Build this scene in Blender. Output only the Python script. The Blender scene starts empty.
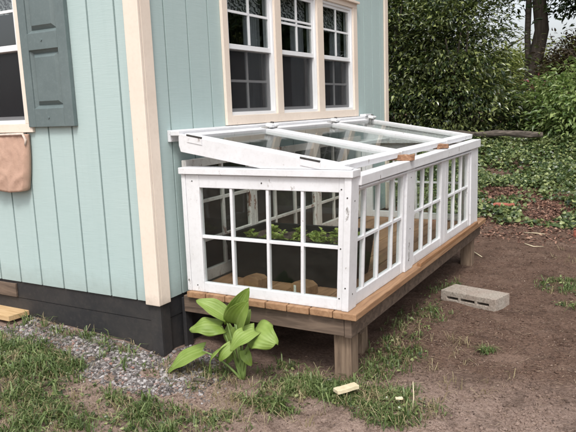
import bpy, math, random
import numpy as np
from mathutils import Vector, Matrix, noise as mnoise
random.seed(7); rng = np.random.default_rng(11)
SC = bpy.context.scene; COL = SC.collection
PI = math.pi

# ------------------------------------------------------------------ materials
def new_mat(name):
    m = bpy.data.materials.new(name); m.use_nodes = True
    nt = m.node_tree; nt.nodes.clear()
    out = nt.nodes.new('ShaderNodeOutputMaterial')
    b = nt.nodes.new('ShaderNodeBsdfPrincipled')
    nt.links.new(b.outputs[0], out.inputs[0])
    return m, nt, b, out
class N:
    """small node helper"""
    def __init__(s, nt): s.nt = nt
    def n(s, t, **k):
        x = s.nt.nodes.new(t)
        for a, v in k.items(): setattr(x, a, v)
        return x
    def l(s, a, b): s.nt.links.new(a, b)
    def coord(s, out='Object', scale=(1, 1, 1), rot=(0, 0, 0)):
        if out == 'World':
            g = s.n('ShaderNodeNewGeometry'); src = g.outputs['Position']
        else:
            src = s.n('ShaderNodeTexCoord').outputs[out]
        mp = s.n('ShaderNodeMapping'); mp.inputs['Scale'].default_value = scale; mp.inputs['Rotation'].default_value = rot
        s.l(src, mp.inputs[0]); return mp.outputs[0]
    def noise(s, co, scale=5, detail=4, rough=.6, dist=0):
        x = s.n('ShaderNodeTexNoise'); x.inputs['Scale'].default_value = scale; x.inputs['Detail'].default_value = detail
        x.inputs['Roughness'].default_value = rough; x.inputs['Distortion'].default_value = dist
        if co is not None: s.l(co, x.inputs['Vector'])
        return x.outputs['Fac']
    def ramp(s, fac, stops, interp='LINEAR'):
        r = s.n('ShaderNodeValToRGB'); r.color_ramp.interpolation = interp
        e = r.color_ramp.elements
        while len(e) < len(stops): e.new(.5)
        for el, (p, c) in zip(e, stops):
            el.position = p; el.color = (*c, 1) if len(c) == 3 else c
        s.l(fac, r.inputs[0]); return r.outputs[0]
    def g(s, fac, a, b):  # grey smooth step
        return s.ramp(fac, [(a, (0, 0, 0)), (b, (1, 1, 1))])
    def mix(s, fac, a, b, blend='MIX'):
        x = s.n('ShaderNodeMix', data_type='RGBA', blend_type=blend)
        if isinstance(fac, (int, float)): x.inputs[0].default_value = fac
        else: s.l(fac, x.inputs[0])
        for i, v in ((6, a), (7, b)):
            if isinstance(v, tuple): x.inputs[i].default_value = (*v, 1)
            else: s.l(v, x.inputs[i])
        return x.outputs[2]
    def math(s, op, a, b=0.0):
        x = s.n('ShaderNodeMath', operation=op)
        for i, v in ((0, a), (1, b)):
            if isinstance(v, (int, float)): x.inputs[i].default_value = v
            else: s.l(v, x.inputs[i])
        return x.outputs[0]
    def bump(s, h, strength=.3, dist=.01, bsdf=None):
        x = s.n('ShaderNodeBump'); x.inputs['Strength'].default_value = strength; x.inputs['Distance'].default_value = dist
        s.l(h, x.inputs['Height'])
        if bsdf: s.l(x.outputs[0], bsdf.inputs['Normal'])
        return x.outputs[0]
    def island(s): return s.n('ShaderNodeNewGeometry').outputs['Random Per Island']

def mat_paint(name, base, rough=.5, grime=.12, grime_col=(.35, .32, .28), chips=0.0, chip_col=(.2, .15, .11), bump=.15, gscale=3, splash=None):
    m, nt, b, o = new_mat(name); k = N(nt)
    co = k.coord('World')
    n1 = k.noise(co, gscale, 6, .65); n2 = k.noise(co, 40, 4, .7)
    c = k.mix(k.math('MULTIPLY', k.g(n1, .45, .75), grime), base, grime_col)
    c = k.mix(k.math('MULTIPLY', k.g(n2, .5, .75), grime * .8), c, grime_col)
    if chips:
        n3 = k.noise(k.coord('World', (1, 1, .45)), 28, 6, .75)
        n4 = k.noise(co, 5, 2, .5)
        f = k.math('MULTIPLY', k.g(n3, .70 - chips, .73 - chips), k.g(n4, .5, .62))
        c = k.mix(f, c, chip_col)
    if splash:   # dried mud spatter near the foot of the piece
        z = k.n('ShaderNodeSeparateXYZ'); k.l(co, z.inputs[0])
        h = k.math('ADD', z.outputs[2], k.math('MULTIPLY', k.noise(co, 16, 5, .7), splash[1] * 1.6))
        h = k.math('MULTIPLY', k.math('ADD', h, 1.0), .5)
        f = k.math('SUBTRACT', 1.0, k.g(h, .5 + .5 * (splash[0] + splash[1] * .35), .5 + .5 * (splash[0] + splash[1] * 1.25)))
        c = k.mix(k.math('MULTIPLY', f, .5), c, (.24, .19, .15))
    k.l(c, b.inputs['Base Color']); b.inputs['Roughness'].default_value = rough
    k.bump(k.noise(co, 90, 4, .7), bump, .002, b)
    return m

def mat_wood(name, cols, scale=(1, 1, 1), rough=.7, rings=14, bump=.25, island=True):
    m, nt, b, o = new_mat(name); k = N(nt)
    co = k.coord('World', scale)
    n1 = k.noise(co, rings, 6, .65, .6); n2 = k.noise(k.coord('World'), 2.5, 3, .6)
    c = k.ramp(n1, [(.3, cols[0]), (.5, cols[1]), (.72, cols[2])])
    c = k.mix(k.math('MULTIPLY', k.g(n2, .4, .7), .35), c, cols[0])
    if island:
        f = k.math('MULTIPLY', k.island(), .45)
        c = k.mix(f, c, cols[2] if len(cols) < 4 else cols[3])
    k.l(c, b.inputs['Base Color']); b.inputs['Roughness'].default_value = rough
    k.bump(n1, bump, .004, b)
    return m

def mat_leaf(name, dark, mid, light, rough=.38, trans=.25, spec=.5):
    m, nt, b, o = new_mat(name); k = N(nt)
    c = k.ramp(k.island(), [(0, dark), (.62, mid), (1, light)])
    n = k.noise(k.coord('World'), 2.3, 3, .6)
    c = k.mix(k.math('MULTIPLY', k.g(n, .52, .64), .42), c, light)
    k.l(c, b.inputs['Base Color']); b.inputs['Roughness'].default_value = rough
    b.inputs['Specular IOR Level'].default_value = spec
    t = k.n('ShaderNodeBsdfTranslucent'); k.l(k.mix(.4, c, (light[0] * 1.3, light[1] * 1.5, light[2] * .8)), t.inputs[0])
    mx = k.n('ShaderNodeMixShader'); mx.inputs[0].default_value = trans
    k.l(b.outputs[0], mx.inputs[1]); k.l(t.outputs[0], mx.inputs[2]); k.l(mx.outputs[0], o.inputs[0])
    return m

def mat_glass(name, tint=(.93, .95, .94), f0=.045, gain=1.0, rough=0.0, dirt=.03):
    m, nt, b, o = new_mat(name); k = N(nt); nt.nodes.remove(b)
    lw = k.n('ShaderNodeLayerWeight'); lw.inputs[0].default_value = .5
    p = k.math('POWER', lw.outputs['Facing'], 5.0)
    f = k.math('ADD', k.math('MULTIPLY', p, .9 * gain), f0)
    tr = k.n('ShaderNodeBsdfTransparent'); tr.inputs[0].default_value = (*tint, 1)
    gl = k.n('ShaderNodeBsdfGlossy'); gl.inputs['Roughness'].default_value = rough; gl.inputs[0].default_value = (1, 1, 1, 1)
    wv = k.noise(k.coord('World'), 7, 2, .5); k.l(k.bump(wv, .06, .01), gl.inputs['Normal'])
    mx = k.n('ShaderNodeMixShader'); k.l(f, mx.inputs[0]); k.l(tr.outputs[0], mx.inputs[1]); k.l(gl.outputs[0], mx.inputs[2])
    d = k.n('ShaderNodeBsdfDiffuse'); d.inputs[0].default_value = (.55, .55, .52, 1)
    m2 = k.n('ShaderNodeMixShader')
    k.l(k.math('MULTIPLY', k.g(k.noise(k.coord('World'), 6, 6, .7), .4, .75), dirt), m2.inputs[0])
    k.l(mx.outputs[0], m2.inputs[1]); k.l(d.outputs[0], m2.inputs[2]); k.l(m2.outputs[0], o.inputs[0])
    return m

def mat_plain(name, col, rough=.6, var=.2, scale=20, bump=.1, metal=0):
    m, nt, b, o = new_mat(name); k = N(nt)
    n = k.noise(k.coord('World'), scale, 5, .65)
    c = k.mix(k.g(n, .3, .7), tuple(v * (1 - var) for v in col), tuple(min(1, v * (1 + var)) for v in col))
    k.l(c, b.inputs['Base Color']); b.inputs['Roughness'].default_value = rough; b.inputs['Metallic'].default_value = metal
    k.bump(n, bump, .004, b)
    return m

def mat_siding():
    m, nt, b, o = new_mat('teal_siding'); k = N(nt)
    n1 = k.noise(k.coord('World', (2.2, 2.2, 60)), 3, 5, .7)      # sawn grain running across the sheet
    n2 = k.noise(k.coord('World'), 1.6, 4, .6)
    n3 = k.noise(k.coord('World', (3, 3, 14)), 9, 5, .7)
    c = k.mix(k.g(n1, .35, .65), (.375, .478, .468), (.408, .512, .503))
    c = k.mix(k.math('MULTIPLY', k.g(n2, .4, .7), .3), c, (.45, .535, .522))
    c = k.mix(k.math('MULTIPLY', k.g(n3, .66, .74), .35), c, (.24, .37, .36))
    co = k.coord('World'); z = k.n('ShaderNodeSeparateXYZ'); k.l(co, z.inputs[0])
    h = k.math('ADD', z.outputs[2], k.math('MULTIPLY', k.noise(co, 13, 6, .75), .22))
    c = k.mix(k.math('MULTIPLY', k.math('SUBTRACT', 1.0, k.g(h, .05, .24)), .5), c, (.24, .26, .23))
    dr = k.noise(k.coord('World', (22, 22, .7)), 1.0, 3, .6)
    c = k.mix(k.math('MULTIPLY', k.g(dr, .56, .72), .10), c, (.26, .35, .345))
    k.l(c, b.inputs['Base Color']); b.inputs['Roughness'].default_value = .75
    b.inputs['Specular IOR Level'].default_value = .3
    k.bump(n1, .3, .003, b)
    return m

def mat_ground():
    m, nt, b, o = new_mat('dirt'); k = N(nt)
    co = k.coord('World')
    big = k.noise(co, .9, 4, .6, .4); mid = k.noise(co, 7, 6, .7); fine = k.noise(co, 60, 5, .75); grit = k.noise(co, 190, 3, .7)
    dark = k.mix(k.g(fine, .3, .7), (.076, .046, .034), (.245, .158, .118))
    dry = k.mix(k.g(fine, .3, .7), (.22, .152, .122), (.47, .355, .295))
    # dry trodden soil towards the front yard, dark damp soil by the deck
    sep = k.n('ShaderNodeSeparateXYZ'); k.l(co, sep.inputs[0])
    y = sep.outputs[1]; x = sep.outputs[0]
    t = k.math('ADD', k.math('MULTIPLY', y, -.8), k.math('MULTIPLY', x, .10))
    t = k.math('ADD', t, k.math('MULTIPLY', big, 1.3)); t = k.math('ADD', t, k.math('MULTIPLY', mid, .55))
    f = k.g(t, .45, 1.45)
    c = k.mix(f, dark, dry)
    c = k.mix(k.math('MULTIPLY', k.g(mid, .50, .66), .65), c, (.072, .045, .033))
    c = k.mix(k.math('MULTIPLY', k.g(k.noise(co, 3.1, 5, .7, .6), .52, .68), .55), c, (.29, .20, .155))
    c = k.mix(k.math('MULTIPLY', k.g(grit, .62, .72), .6), c, (.36, .29, .24))
    k.l(c, b.inputs['Base Color']); b.inputs['Roughness'].default_value = .95
    b.inputs['Specular IOR Level'].default_value = .15
    h = k.math('ADD', k.math('MULTIPLY', mid, .9), k.math('ADD', k.math('MULTIPLY', fine, .6), k.math('MULTIPLY', grit, .25)))
    k.bump(h, .9, .035, b)
    return m

def mat_island(name, stops, rough=.8, bump=.3, bscale=60):
    m, nt, b, o = new_mat(name); k = N(nt)
    c = k.ramp(k.island(), stops)
    n = k.noise(k.coord('World'), bscale, 4, .7)
    c = k.mix(k.math('MULTIPLY', k.g(n, .4, .75), .3), c, stops[0][1])
    k.l(c, b.inputs['Base Color']); b.inputs['Roughness'].default_value = rough
    k.bump(n, bump, .004, b)
    return m

M = {}
M['siding'] = mat_siding()
M['cream'] = mat_paint('cream_trim_paint', (.75, .65, .555), .6, .25, (.50, .40, .32), .03, (.3, .22, .16), splash=(0, .10))
M['white'] = mat_paint('white_window_paint', (.71, .715, .735), .5, .30, (.40, .385, .365), .085, (.20, .155, .12), .25, splash=(.03, .05))
M['worn'] = mat_paint('peeling_white_paint', (.66, .64, .61), .6, .5, (.30, .25, .21), .17, (.22, .12, .085))
M['vinyl'] = mat_paint('white_vinyl', (.78, .79, .80), .35, .06)
M['shutter'] = mat_paint('grey_green_shutter', (.108, .142, .143), .5, .5, (.17, .215, .215), .03, (.22, .25, .25), bump=.4)
M['skirt'] = mat_paint('black_skirting', (.020, .020, .022), .6, .5, (.065, .056, .05), 0, bump=.5, splash=(-.40, .09))
M['roof'] = mat_plain('roof_shingle', (.09, .085, .08), .9, .4, 30, .5)
M['soffit'] = mat_plain('soffit_paint', (.6, .6, .58), .7, .1)
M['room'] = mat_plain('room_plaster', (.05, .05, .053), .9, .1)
M['glass'] = mat_glass('old_glass', (.90, .92, .91), f0=.018, gain=.36, dirt=.008)
M['houseglass'] = mat_glass('house_glass', (.80, .83, .83), .09, 1.2, 0, 0)
M['clip'] = mat_plain('hinge_metal', (.55, .55, .54), .4, .25, 60, .2, .6)
M['pin'] = mat_plain('dark_pin', (.06, .055, .05), .5, .3, 60, .1, .5)
M['deck'] = mat_wood('cedar_deck', [(.18, .095, .05), (.33, .19, .10), (.44, .275, .16), (.24, .135, .075)], (9, .8, 9), .65, 3.5, .3)
M['strip'] = mat_wood('stained_strip', [(.17, .085, .04), (.27, .14, .065), (.36, .2, .10)], (12, .8, 12), .6, 4, .3, False)
M['rim'] = mat_wood('weathered_joist', [(.06, .042, .03), (.125, .088, .064), (.20, .145, .105)], (1, 6, 9), .85, 4, .4, False)
M['post'] = mat_wood('treated_post', [(.09, .06, .042), (.20, .14, .096), (.30, .22, .155)], (11, 11, 1.1), .8, 4, .4, False)
M['plank'] = mat_wood('pale_pine', [(.42, .27, .13), (.56, .38, .2), (.63, .46, .27)], (1.2, 10, 10), .6, 4, .2, False)
M['scrap'] = mat_wood('pale_offcut', [(.5, .42, .27), (.62, .54, .37), (.7, .62, .45)], (3, 3, 3), .7, 5, .3, False)
M['block'] = mat_wood('offcut_block', [(.12, .065, .03), (.23, .13, .062), (.31, .185, .09)], (3, 12, 6), .7, 3, .3, False)
M['chock'] = mat_wood('splintered_wood', [(.16, .075, .04), (.30, .16, .09), (.48, .34, .22)], (2.5, 9, 9), .8, 6, .8, False)
M['bark'] = mat_wood('bark', [(.035, .028, .022), (.075, .060, .048), (.13, .105, .085)], (6, 6, 1), .95, 3, 1.0, False)
M['log'] = mat_wood('dead_wood', [(.04, .033, .028), (.10, .082, .068), (.22, .18, .15)], (1, 8, 8), .95, 4, .8, False)
M['tub'] = m_tub = mat_plain('black_green_plastic', (.008, .011, .009), .5, .3, 12, .1)
m_tub.node_tree.nodes['Principled BSDF'].inputs['Specular IOR Level'].default_value = .2
M['soil'] = mat_plain('potting_soil', (.05, .034, .026), .95, .5, 60, 1.0)
M['liner'] = mat_paint('peach_canvas', (.46, .30, .225), .95, .45, (.30, .185, .135), 0, bump=.9, gscale=11)
M['piping'] = mat_plain('pale_edge_tape', (.62, .5, .43), .8, .2)
M['dirt'] = mat_ground()
M['gravel'] = mat_island('gravel_stone', [(0, (.04, .034, .032)), (.35, (.12, .105, .10)), (.65, (.23, .21, .205)), (.92, (.42, .395, .39)), (1, (.27, .13, .10))], .8)
M['litter'] = mat_island('dry_bits', [(0, (.045, .03, .024)), (.5, (.12, .075, .056)), (.85, (.21, .145, .11)), (1, (.36, .28, .22))], .9)
M['needle'] = mat_island('dry_needles', [(0, (.09, .055, .035)), (.6, (.22, .15, .10)), (1, (.40, .31, .22))], .9)
M['mulch'] = mat_island('red_brown_leaves', [(0, (.06, .03, .022)), (.5, (.16, .08, .055)), (.85, (.28, .15, .105)), (1, (.42, .28, .2))], .9)
M['grass'] = mat_leaf('grass_blade', (.038, .062, .018), (.115, .165, .055), (.25, .31, .13), .45, .3, .4)
M['drygrass'] = mat_leaf('dry_grass_blade', (.16, .12, .06), (.30, .25, .14), (.42, .36, .22), .6, .2, .3)
M['ivy'] = mat_leaf('ivy_leaf', (.012, .028, .010), (.08, .12, .04), (.30, .34, .14), .32, .2, .6)
M['bush'] = mat_leaf('laurel_leaf', (.008, .016, .008), (.026, .048, .016), (.27, .31, .11), .27, .2, .7)
M['bush2'] = mat_leaf('viburnum_leaf', (.008, .017, .008), (.030, .053, .018), (.30, .34, .12), .3, .22, .65)
M['bright'] = mat_leaf('bright_shrub_leaf', (.045, .09, .025), (.18, .26, .08), (.36, .43, .17), .4, .3, .5)
M['lit'] = mat_leaf('yellow_green_leaf', (.08, .11, .025), (.17, .2, .05), (.30, .32, .10), .55, .4, .3)
M['red'] = mat_leaf('red_brown_maple_leaf', (.022, .014, .009), (.05, .035, .017), (.095, .075, .035), .5, .25, .3)
M['crown'] = mat_leaf('canopy_leaf', (.010, .020, .008), (.022, .042, .014), (.06, .09, .025), .5, .3, .3)
M['seedling'] = mat_leaf('lettuce_leaf', (.12, .19, .03), (.25, .33, .07), (.42, .48, .14), .5, .3, .3)
M['flower'] = mat_leaf('dull_pink_leaf', (.14, .04, .045), (.24, .08, .08), (.33, .13, .12), .5, .2, .3)
M['curtain'] = mat_plain('grey_curtain', (.34, .35, .37), .9, .15, 8, .1)
def mat_valance():
    m, nt, b, o = new_mat('patterned_valance'); k = N(nt)
    v = k.n('ShaderNodeTexWave'); v.inputs['Scale'].default_value = 15; v.inputs['Distortion'].default_value = 9; v.inputs['Detail'].default_value = 2
    v.inputs['Detail Scale'].default_value = 2.2; v.bands_direction = 'DIAGONAL'
    k.l(k.coord('World', (1, 1, 1)), v.inputs['Vector'])
    k.l(k.ramp(v.outputs['Fac'], [(.35, (.05, .05, .055)), (.6, (.55, .55, .55))]), b.inputs['Base Color']); b.inputs['Roughness'].default_value = .9
    return m
M['valance'] = mat_valance()
def mat_screen():
    m, nt, b, o = new_mat('insect_screen'); k = N(nt)
    b.inputs['Base Color'].default_value = (.016, .016, .019, 1); b.inputs['Roughness'].default_value = .8
    t = k.n('ShaderNodeBsdfTransparent'); mx = k.n('ShaderNodeMixShader'); mx.inputs[0].default_value = .36
    k.l(t.outputs[0], mx.inputs[1]); k.l(b.outputs[0], mx.inputs[2]); k.l(mx.outputs[0], o.inputs[0])
    return m
M['screen'] = mat_screen()
def mat_concrete():
    m, nt, b, o = new_mat('concrete_block'); k = N(nt); co = k.coord('World')
    n = k.noise(co, 70, 5, .75); n2 = k.noise(co, 9, 4, .65)
    c = k.ramp(n, [(.3, (.17, .145, .12)), (.55, (.38, .335, .285)), (.75, (.52, .47, .41))])
    c = k.mix(k.math('MULTIPLY', k.g(n2, .45, .7), .5), c, (.26, .18, .145))
    k.l(c, b.inputs['Base Color']); b.inputs['Roughness'].default_value = .95; k.bump(n, .8, .006, b)
    return m
M['concrete'] = mat_concrete()
M['brick'] = mat_plain('red_brick', (.36, .12, .08), .9, .3, 30, .5)
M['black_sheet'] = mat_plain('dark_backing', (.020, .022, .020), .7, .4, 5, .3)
def mat_hosta():
    m, nt, b, o = new_mat('broad_leaf'); k = N(nt)
    uv = k.coord('UV'); sep = k.n('ShaderNodeSeparateXYZ'); k.l(uv, sep.inputs[0])
    w = k.math('SINE', k.math('MULTIPLY', sep.outputs[0], 46.0))
    v = k.math('ADD', k.math('MULTIPLY', w, .5), .5)
    rib = k.math('SUBTRACT', 1.0, k.math('MINIMUM', k.math('MULTIPLY', k.math('ABSOLUTE', k.math('SUBTRACT', sep.outputs[0], .5)), 26.0), 1.0))
    n = k.noise(k.coord('World'), 9, 3, .6)
    c = k.mix(k.g(n, .35, .65), (.19, .285, .045), (.29, .395, .10))
    c = k.mix(k.math('MULTIPLY', v, .2), c, (.14, .24, .045))
    c = k.mix(k.math('MULTIPLY', rib, .45), c, (.36, .45, .16))
    ed = k.math('ADD', k.math('ABSOLUTE', k.math('SUBTRACT', sep.outputs[0], .5)), k.math('MULTIPLY', k.noise(k.coord('World'), 26, 4, .7), .22))
    c = k.mix(k.math('MULTIPLY', k.g(ed, .60, .66), .7), c, (.20, .14, .05))
    c = k.mix(k.math('MULTIPLY', k.g(k.noise(k.coord('World'), 55, 3, .7), .66, .72), .6), c, (.16, .12, .05))
    k.l(c, b.inputs['Base Color']); b.inputs['Roughness'].default_value = .52
    k.bump(v, .28, .004, b)
    t = k.n('ShaderNodeBsdfTranslucent'); k.l(k.mix(.5, c, (.4, .55, .08)), t.inputs[0])
    mx = k.n('ShaderNodeMixShader'); mx.inputs[0].default_value = .28
    k.l(b.outputs[0], mx.inputs[1]); k.l(t.outputs[0], mx.inputs[2]); k.l(mx.outputs[0], o.inputs[0])
    return m
M['hosta'] = mat_hosta()
M['stalk'] = mat_plain('pale_stalk', (.17, .25, .07), .5, .25, 12, .05)
M['tag'] = mat_plain('paper_tag', (.6, .66, .6), .7, .2, 90)

# ------------------------------------------------------------------ mesh helpers
class MB:
    def __init__(s): s.v = []; s.f = []; s.smooth = False; s.uv = None
    def add(s, vs, fs):
        o = len(s.v); s.v += [tuple(p) for p in vs]; s.f += [tuple(i + o for i in f) for f in fs]; return s
    def box(s, x0, x1, y0, y1, z0, z1):
        x0, x1 = sorted((x0, x1)); y0, y1 = sorted((y0, y1)); z0, z1 = sorted((z0, z1))
        return s.add([(x0, y0, z0), (x1, y0, z0), (x1, y1, z0), (x0, y1, z0), (x0, y0, z1), (x1, y0, z1), (x1, y1, z1), (x0, y1, z1)],
              [(0, 3, 2, 1), (4, 5, 6, 7), (0, 1, 5, 4), (1, 2, 6, 5), (2, 3, 7, 6), (3, 0, 4, 7)])
    def fbox(s, fn, u0, u1, v0, v1, w0, w1):
        """box in the (u,v,w) frame mapped by fn"""
        P = [fn(u, v, w) for w in (w0, w1) for v in (v0, v1) for u in (u0, u1)]
        fs = [(0, 2, 3, 1), (4, 5, 7, 6), (0, 1, 5, 4), (1, 3, 7, 5), (3, 2, 6, 7), (2, 0, 4, 6)]
        a, b_, c = Vector(P[1]) - Vector(P[0]), Vector(P[2]) - Vector(P[0]), Vector(P[4]) - Vector(P[0])
        if a.cross(b_).dot(c) * (1 if (u1 > u0) == ((v1 > v0) == (w1 > w0)) else 1) < 0: fs = [f[::-1] for f in fs]
        return s.add(P, fs)
    def prism(s, poly, fn, w0, w1):
        n = len(poly)
        P = [fn(u, v, w0) for u, v in poly] + [fn(u, v, w1) for u, v in poly]
        return s.add(P, [tuple(range(n - 1, -1, -1)), tuple(range(n, 2 * n))] + [(i, (i + 1) % n, n + (i + 1) % n, n + i) for i in range(n)])
    def tube(s, pts, rad, n=8, cap=True, wob=0):
        pts = [Vector(p) for p in pts]; rings = []
        for i, p in enumerate(pts):
            t = (pts[min(i + 1, len(pts) - 1)] - pts[max(i - 1, 0)]).normalized()
            a = t.cross(Vector((0, 0, 1)) if abs(t.z) < .9 else Vector((1, 0, 0))).normalized(); b = t.cross(a)
            r = rad[i] if isinstance(rad, (list, tuple)) else rad
            rings.append([p + (a * math.cos(q) + b * math.sin(q)) * r * (1 + (random.uniform(-wob, wob) if wob else 0)) for q in (2 * PI * j / n for j in range(n))])
        o = len(s.v); s.v += [tuple(v) for r in rings for v in r]
        for i in range(len(pts) - 1):
            for j in range(n):
                a = o + i * n + j; b = o + i * n + (j + 1) % n
                s.f.append((a, b, b + n, a + n))
        if cap:
            s.f.append(tuple(o + j for j in range(n - 1, -1, -1))); e = o + (len(pts) - 1) * n; s.f.append(tuple(e + j for j in range(n)))
        return s

ORG = {}
def props(o, label=None, cat=None, group=None, kind=None):
    if label: o['label'] = label
    if cat: o['category'] = cat
    if group: o['group'] = group
    if kind: o['kind'] = kind
def empty(name, loc, label, cat, group=None):
    o = bpy.data.objects.new(name, None); COL.objects.link(o); o.location = loc; o.empty_display_size = .1
    ORG[o.name] = Vector(loc); props(o, label, cat, group); return o
def link(name, me, mat, parent, center, label=None, cat=None, group=None, kind=None):
    me.materials.append(mat)
    o = bpy.data.objects.new(name, me); COL.objects.link(o)
    base = ORG[parent.name] if parent else Vector((0, 0, 0))
    o.location = Vector(center) - base
    if parent: o.parent = parent
    ORG[o.name] = Vector(center); props(o, label, cat, group, kind); return o
def mk(name, mb, mat, parent=None, label=None, cat=None, group=None, kind=None, bevel=0, smooth=False, warp=None, seg=2, jitter=0, base=False):
    V = np.array(mb.v, float)
    if warp: V = np.array([warp(p) for p in V])
    if jitter: V = V + rng.normal(0, jitter, V.shape)
    c = (V.min(0) + V.max(0)) / 2
    if base: c[2] = V[:, 2].min()
    me = bpy.data.meshes.new(name); me.from_pydata((V - c).tolist(), [], mb.f)
    if mb.uv is not None:
        l = me.uv_layers.new(name='UVMap')
        for i, lp in enumerate(me.loops): l.data[i].uv = mb.uv[lp.vertex_index]
    if smooth: me.polygons.foreach_set('use_smooth', [True] * len(me.polygons))
    me.update()
    o = link(name, me, M[mat] if isinstance(mat, str) else mat, parent, c, label, cat, group, kind)
    if bevel:
        b = o.modifiers.new('bevel', 'BEVEL'); b.width = bevel; b.segments = seg; b.limit_method = 'ANGLE'; b.angle_limit = math.radians(40)
        b.harden_normals = False
    return o
def np_obj(name, V, F, mat, parent=None, smooth=False, **kw):
    """V (n,3), F (m,k) all faces the same size"""
    V = np.asarray(V, np.float32); F = np.asarray(F, np.int32); k = F.shape[1]
    c = (V.min(0) + V.max(0)) / 2; c[2] = V[:, 2].min()
    me = bpy.data.meshes.new(name); me.vertices.add(len(V)); me.vertices.foreach_set('co', (V - c).ravel())
    me.loops.add(F.size); me.loops.foreach_set('vertex_index', F.ravel())
    me.polygons.add(len(F)); me.polygons.foreach_set('loop_start', np.arange(0, F.size, k, dtype=np.int32))
    me.polygons.foreach_set('use_smooth', np.full(len(F), smooth))
    me.update(calc_edges=True); me.validate()
    return link(name, me, M[mat], parent, [float(x) for x in c], **kw)
def copy_tree(o, parent=None):
    c = o.copy(); COL.objects.link(c)
    ORG[c.name] = ORG[o.name].copy()
    if parent: c.parent = parent
    for ch in list(o.children): copy_tree(ch, c)
    return c

# ------------------------------------------------------------------ leaves
def leaves(P, A, Nn, L, W, droop=.25, fold=.25):
    """P base points, A axis, Nn normal (all n,3); L, W sizes (n). Pointed leaf of six vertices and four faces"""
    n = len(P); A = A / np.linalg.norm(A, axis=1, keepdims=True)
    B = np.cross(Nn, A); B /= np.linalg.norm(B, axis=1, keepdims=True) + 1e-9
    Nn = np.cross(A, B); L = L[:, None]; W = W[:, None]
    v = np.empty((n, 7, 3))
    v[:, 0] = P
    v[:, 1] = P + A * L * .3 + B * W * .5 + Nn * W * fold
    v[:, 2] = P + A * L * .3 - B * W * .5 + Nn * W * fold
    v[:, 3] = P + A * L * .42
    v[:, 4] = P + A * L * .68 + B * W * .36 + Nn * (W * fold * .8 - L * droop * .4)
    v[:, 5] = P + A * L * .68 - B * W * .36 + Nn * (W * fold * .8 - L * droop * .4)
    v[:, 6] = P + A * L - Nn * L * droop
    F = np.array([[0, 1, 3], [0, 3, 2], [1, 4, 3], [2, 3, 5], [3, 4, 6], [3, 6, 5]])
    return v.reshape(-1, 3), (F[None] + (np.arange(n) * 7)[:, None, None]).reshape(-1, 3)
def unit(n):
    v = rng.normal(size=(n, 3)); return v / np.linalg.norm(v, axis=1, keepdims=True)
def sprays(C, R, n_spray, per, size, shell=(.55, 1.03), flat=.25, srad=.28, up=.45, bottom=-.9, lumps=.22):
    """leaf sprays through the shell of a lumpy ellipsoid"""
    C = np.array(C); R = np.array(R)
    d = unit(int(n_spray * 1.8)); d = d[d[:, 2] > bottom][:n_spray]
    ph = rng.uniform(0, 6, 6)
    lump = 1 + lumps * (np.sin(d[:, 0] * 5 + ph[0]) * np.sin(d[:, 2] * 6 + ph[1]) + .6 * np.sin(d[:, 1] * 9 + ph[2]) * np.sin(d[:, 2] * 11 + ph[3]))
    rr = (rng.uniform(shell[0], shell[1], len(d)) ** .7) * lump
    S = C + d * R * rr[:, None]
    out = d * np.array([1, 1, .45]); out /= np.linalg.norm(out, axis=1, keepdims=True)
    m = len(S); S = np.repeat(S, per, 0); O = np.repeat(out, per, 0)
    off = rng.normal(size=(m * per, 3)) * srad * np.array([1, 1, flat])
    along = (off * O).sum(1, keepdims=True)
    P = S + off - np.array([0, 0, 1]) * (np.abs(along) * .35)
    A = O * .7 + off / srad * .45 + rng.normal(size=P.shape) * .5; A[:, 2] -= .10
    Nn = np.array([0, 0, 1.0]) * up * 2 + O * .55 + rng.normal(size=P.shape) * .55
    L = size * rng.uniform(.45, 1.35, len(P)); return P, A, Nn, L, L * rng.uniform(.30, .5, len(P))
def crown(name, specs, mat, parent=None, **kw):
    VV, FF, o = [], [], 0
    for sp in specs:
        v, f = leaves(*sp); VV.append(v); FF.append(f + o); o += len(v)
    return np_obj(name, np.concatenate(VV), np.concatenate(FF), mat, parent, **kw)
def limb_mb(base, top, r, n=7, side=6, spread=.9):
    mb = MB(); base = Vector(base); top = Vector(top)
    pts = [base.lerp(top, i / n) + Vector((random.uniform(-1, 1), random.uniform(-1, 1), 0)) * r * .35 * (0 if i == 0 else 1) for i in range(n + 1)]
    mb.tube([base - Vector((0, 0, .15))] + pts, [r * 1.35, r * 1.15] + [r * (1 - .55 * i / n) for i in range(1, n + 1)], 12, wob=.06)
    for i in range(side):
        t = random.uniform(.4, 1); p = base.lerp(top, t); a = random.uniform(0, 2 * PI); ln = spread * random.uniform(.6, 1.2)
        q = p + Vector((math.cos(a), math.sin(a), .55)) * ln
        mb.tube([p, p.lerp(q, .5) + Vector((0, 0, .06 * ln)), q], [r * .38, r * .24, r * .07], 6, wob=.05)
    return mb

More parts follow.
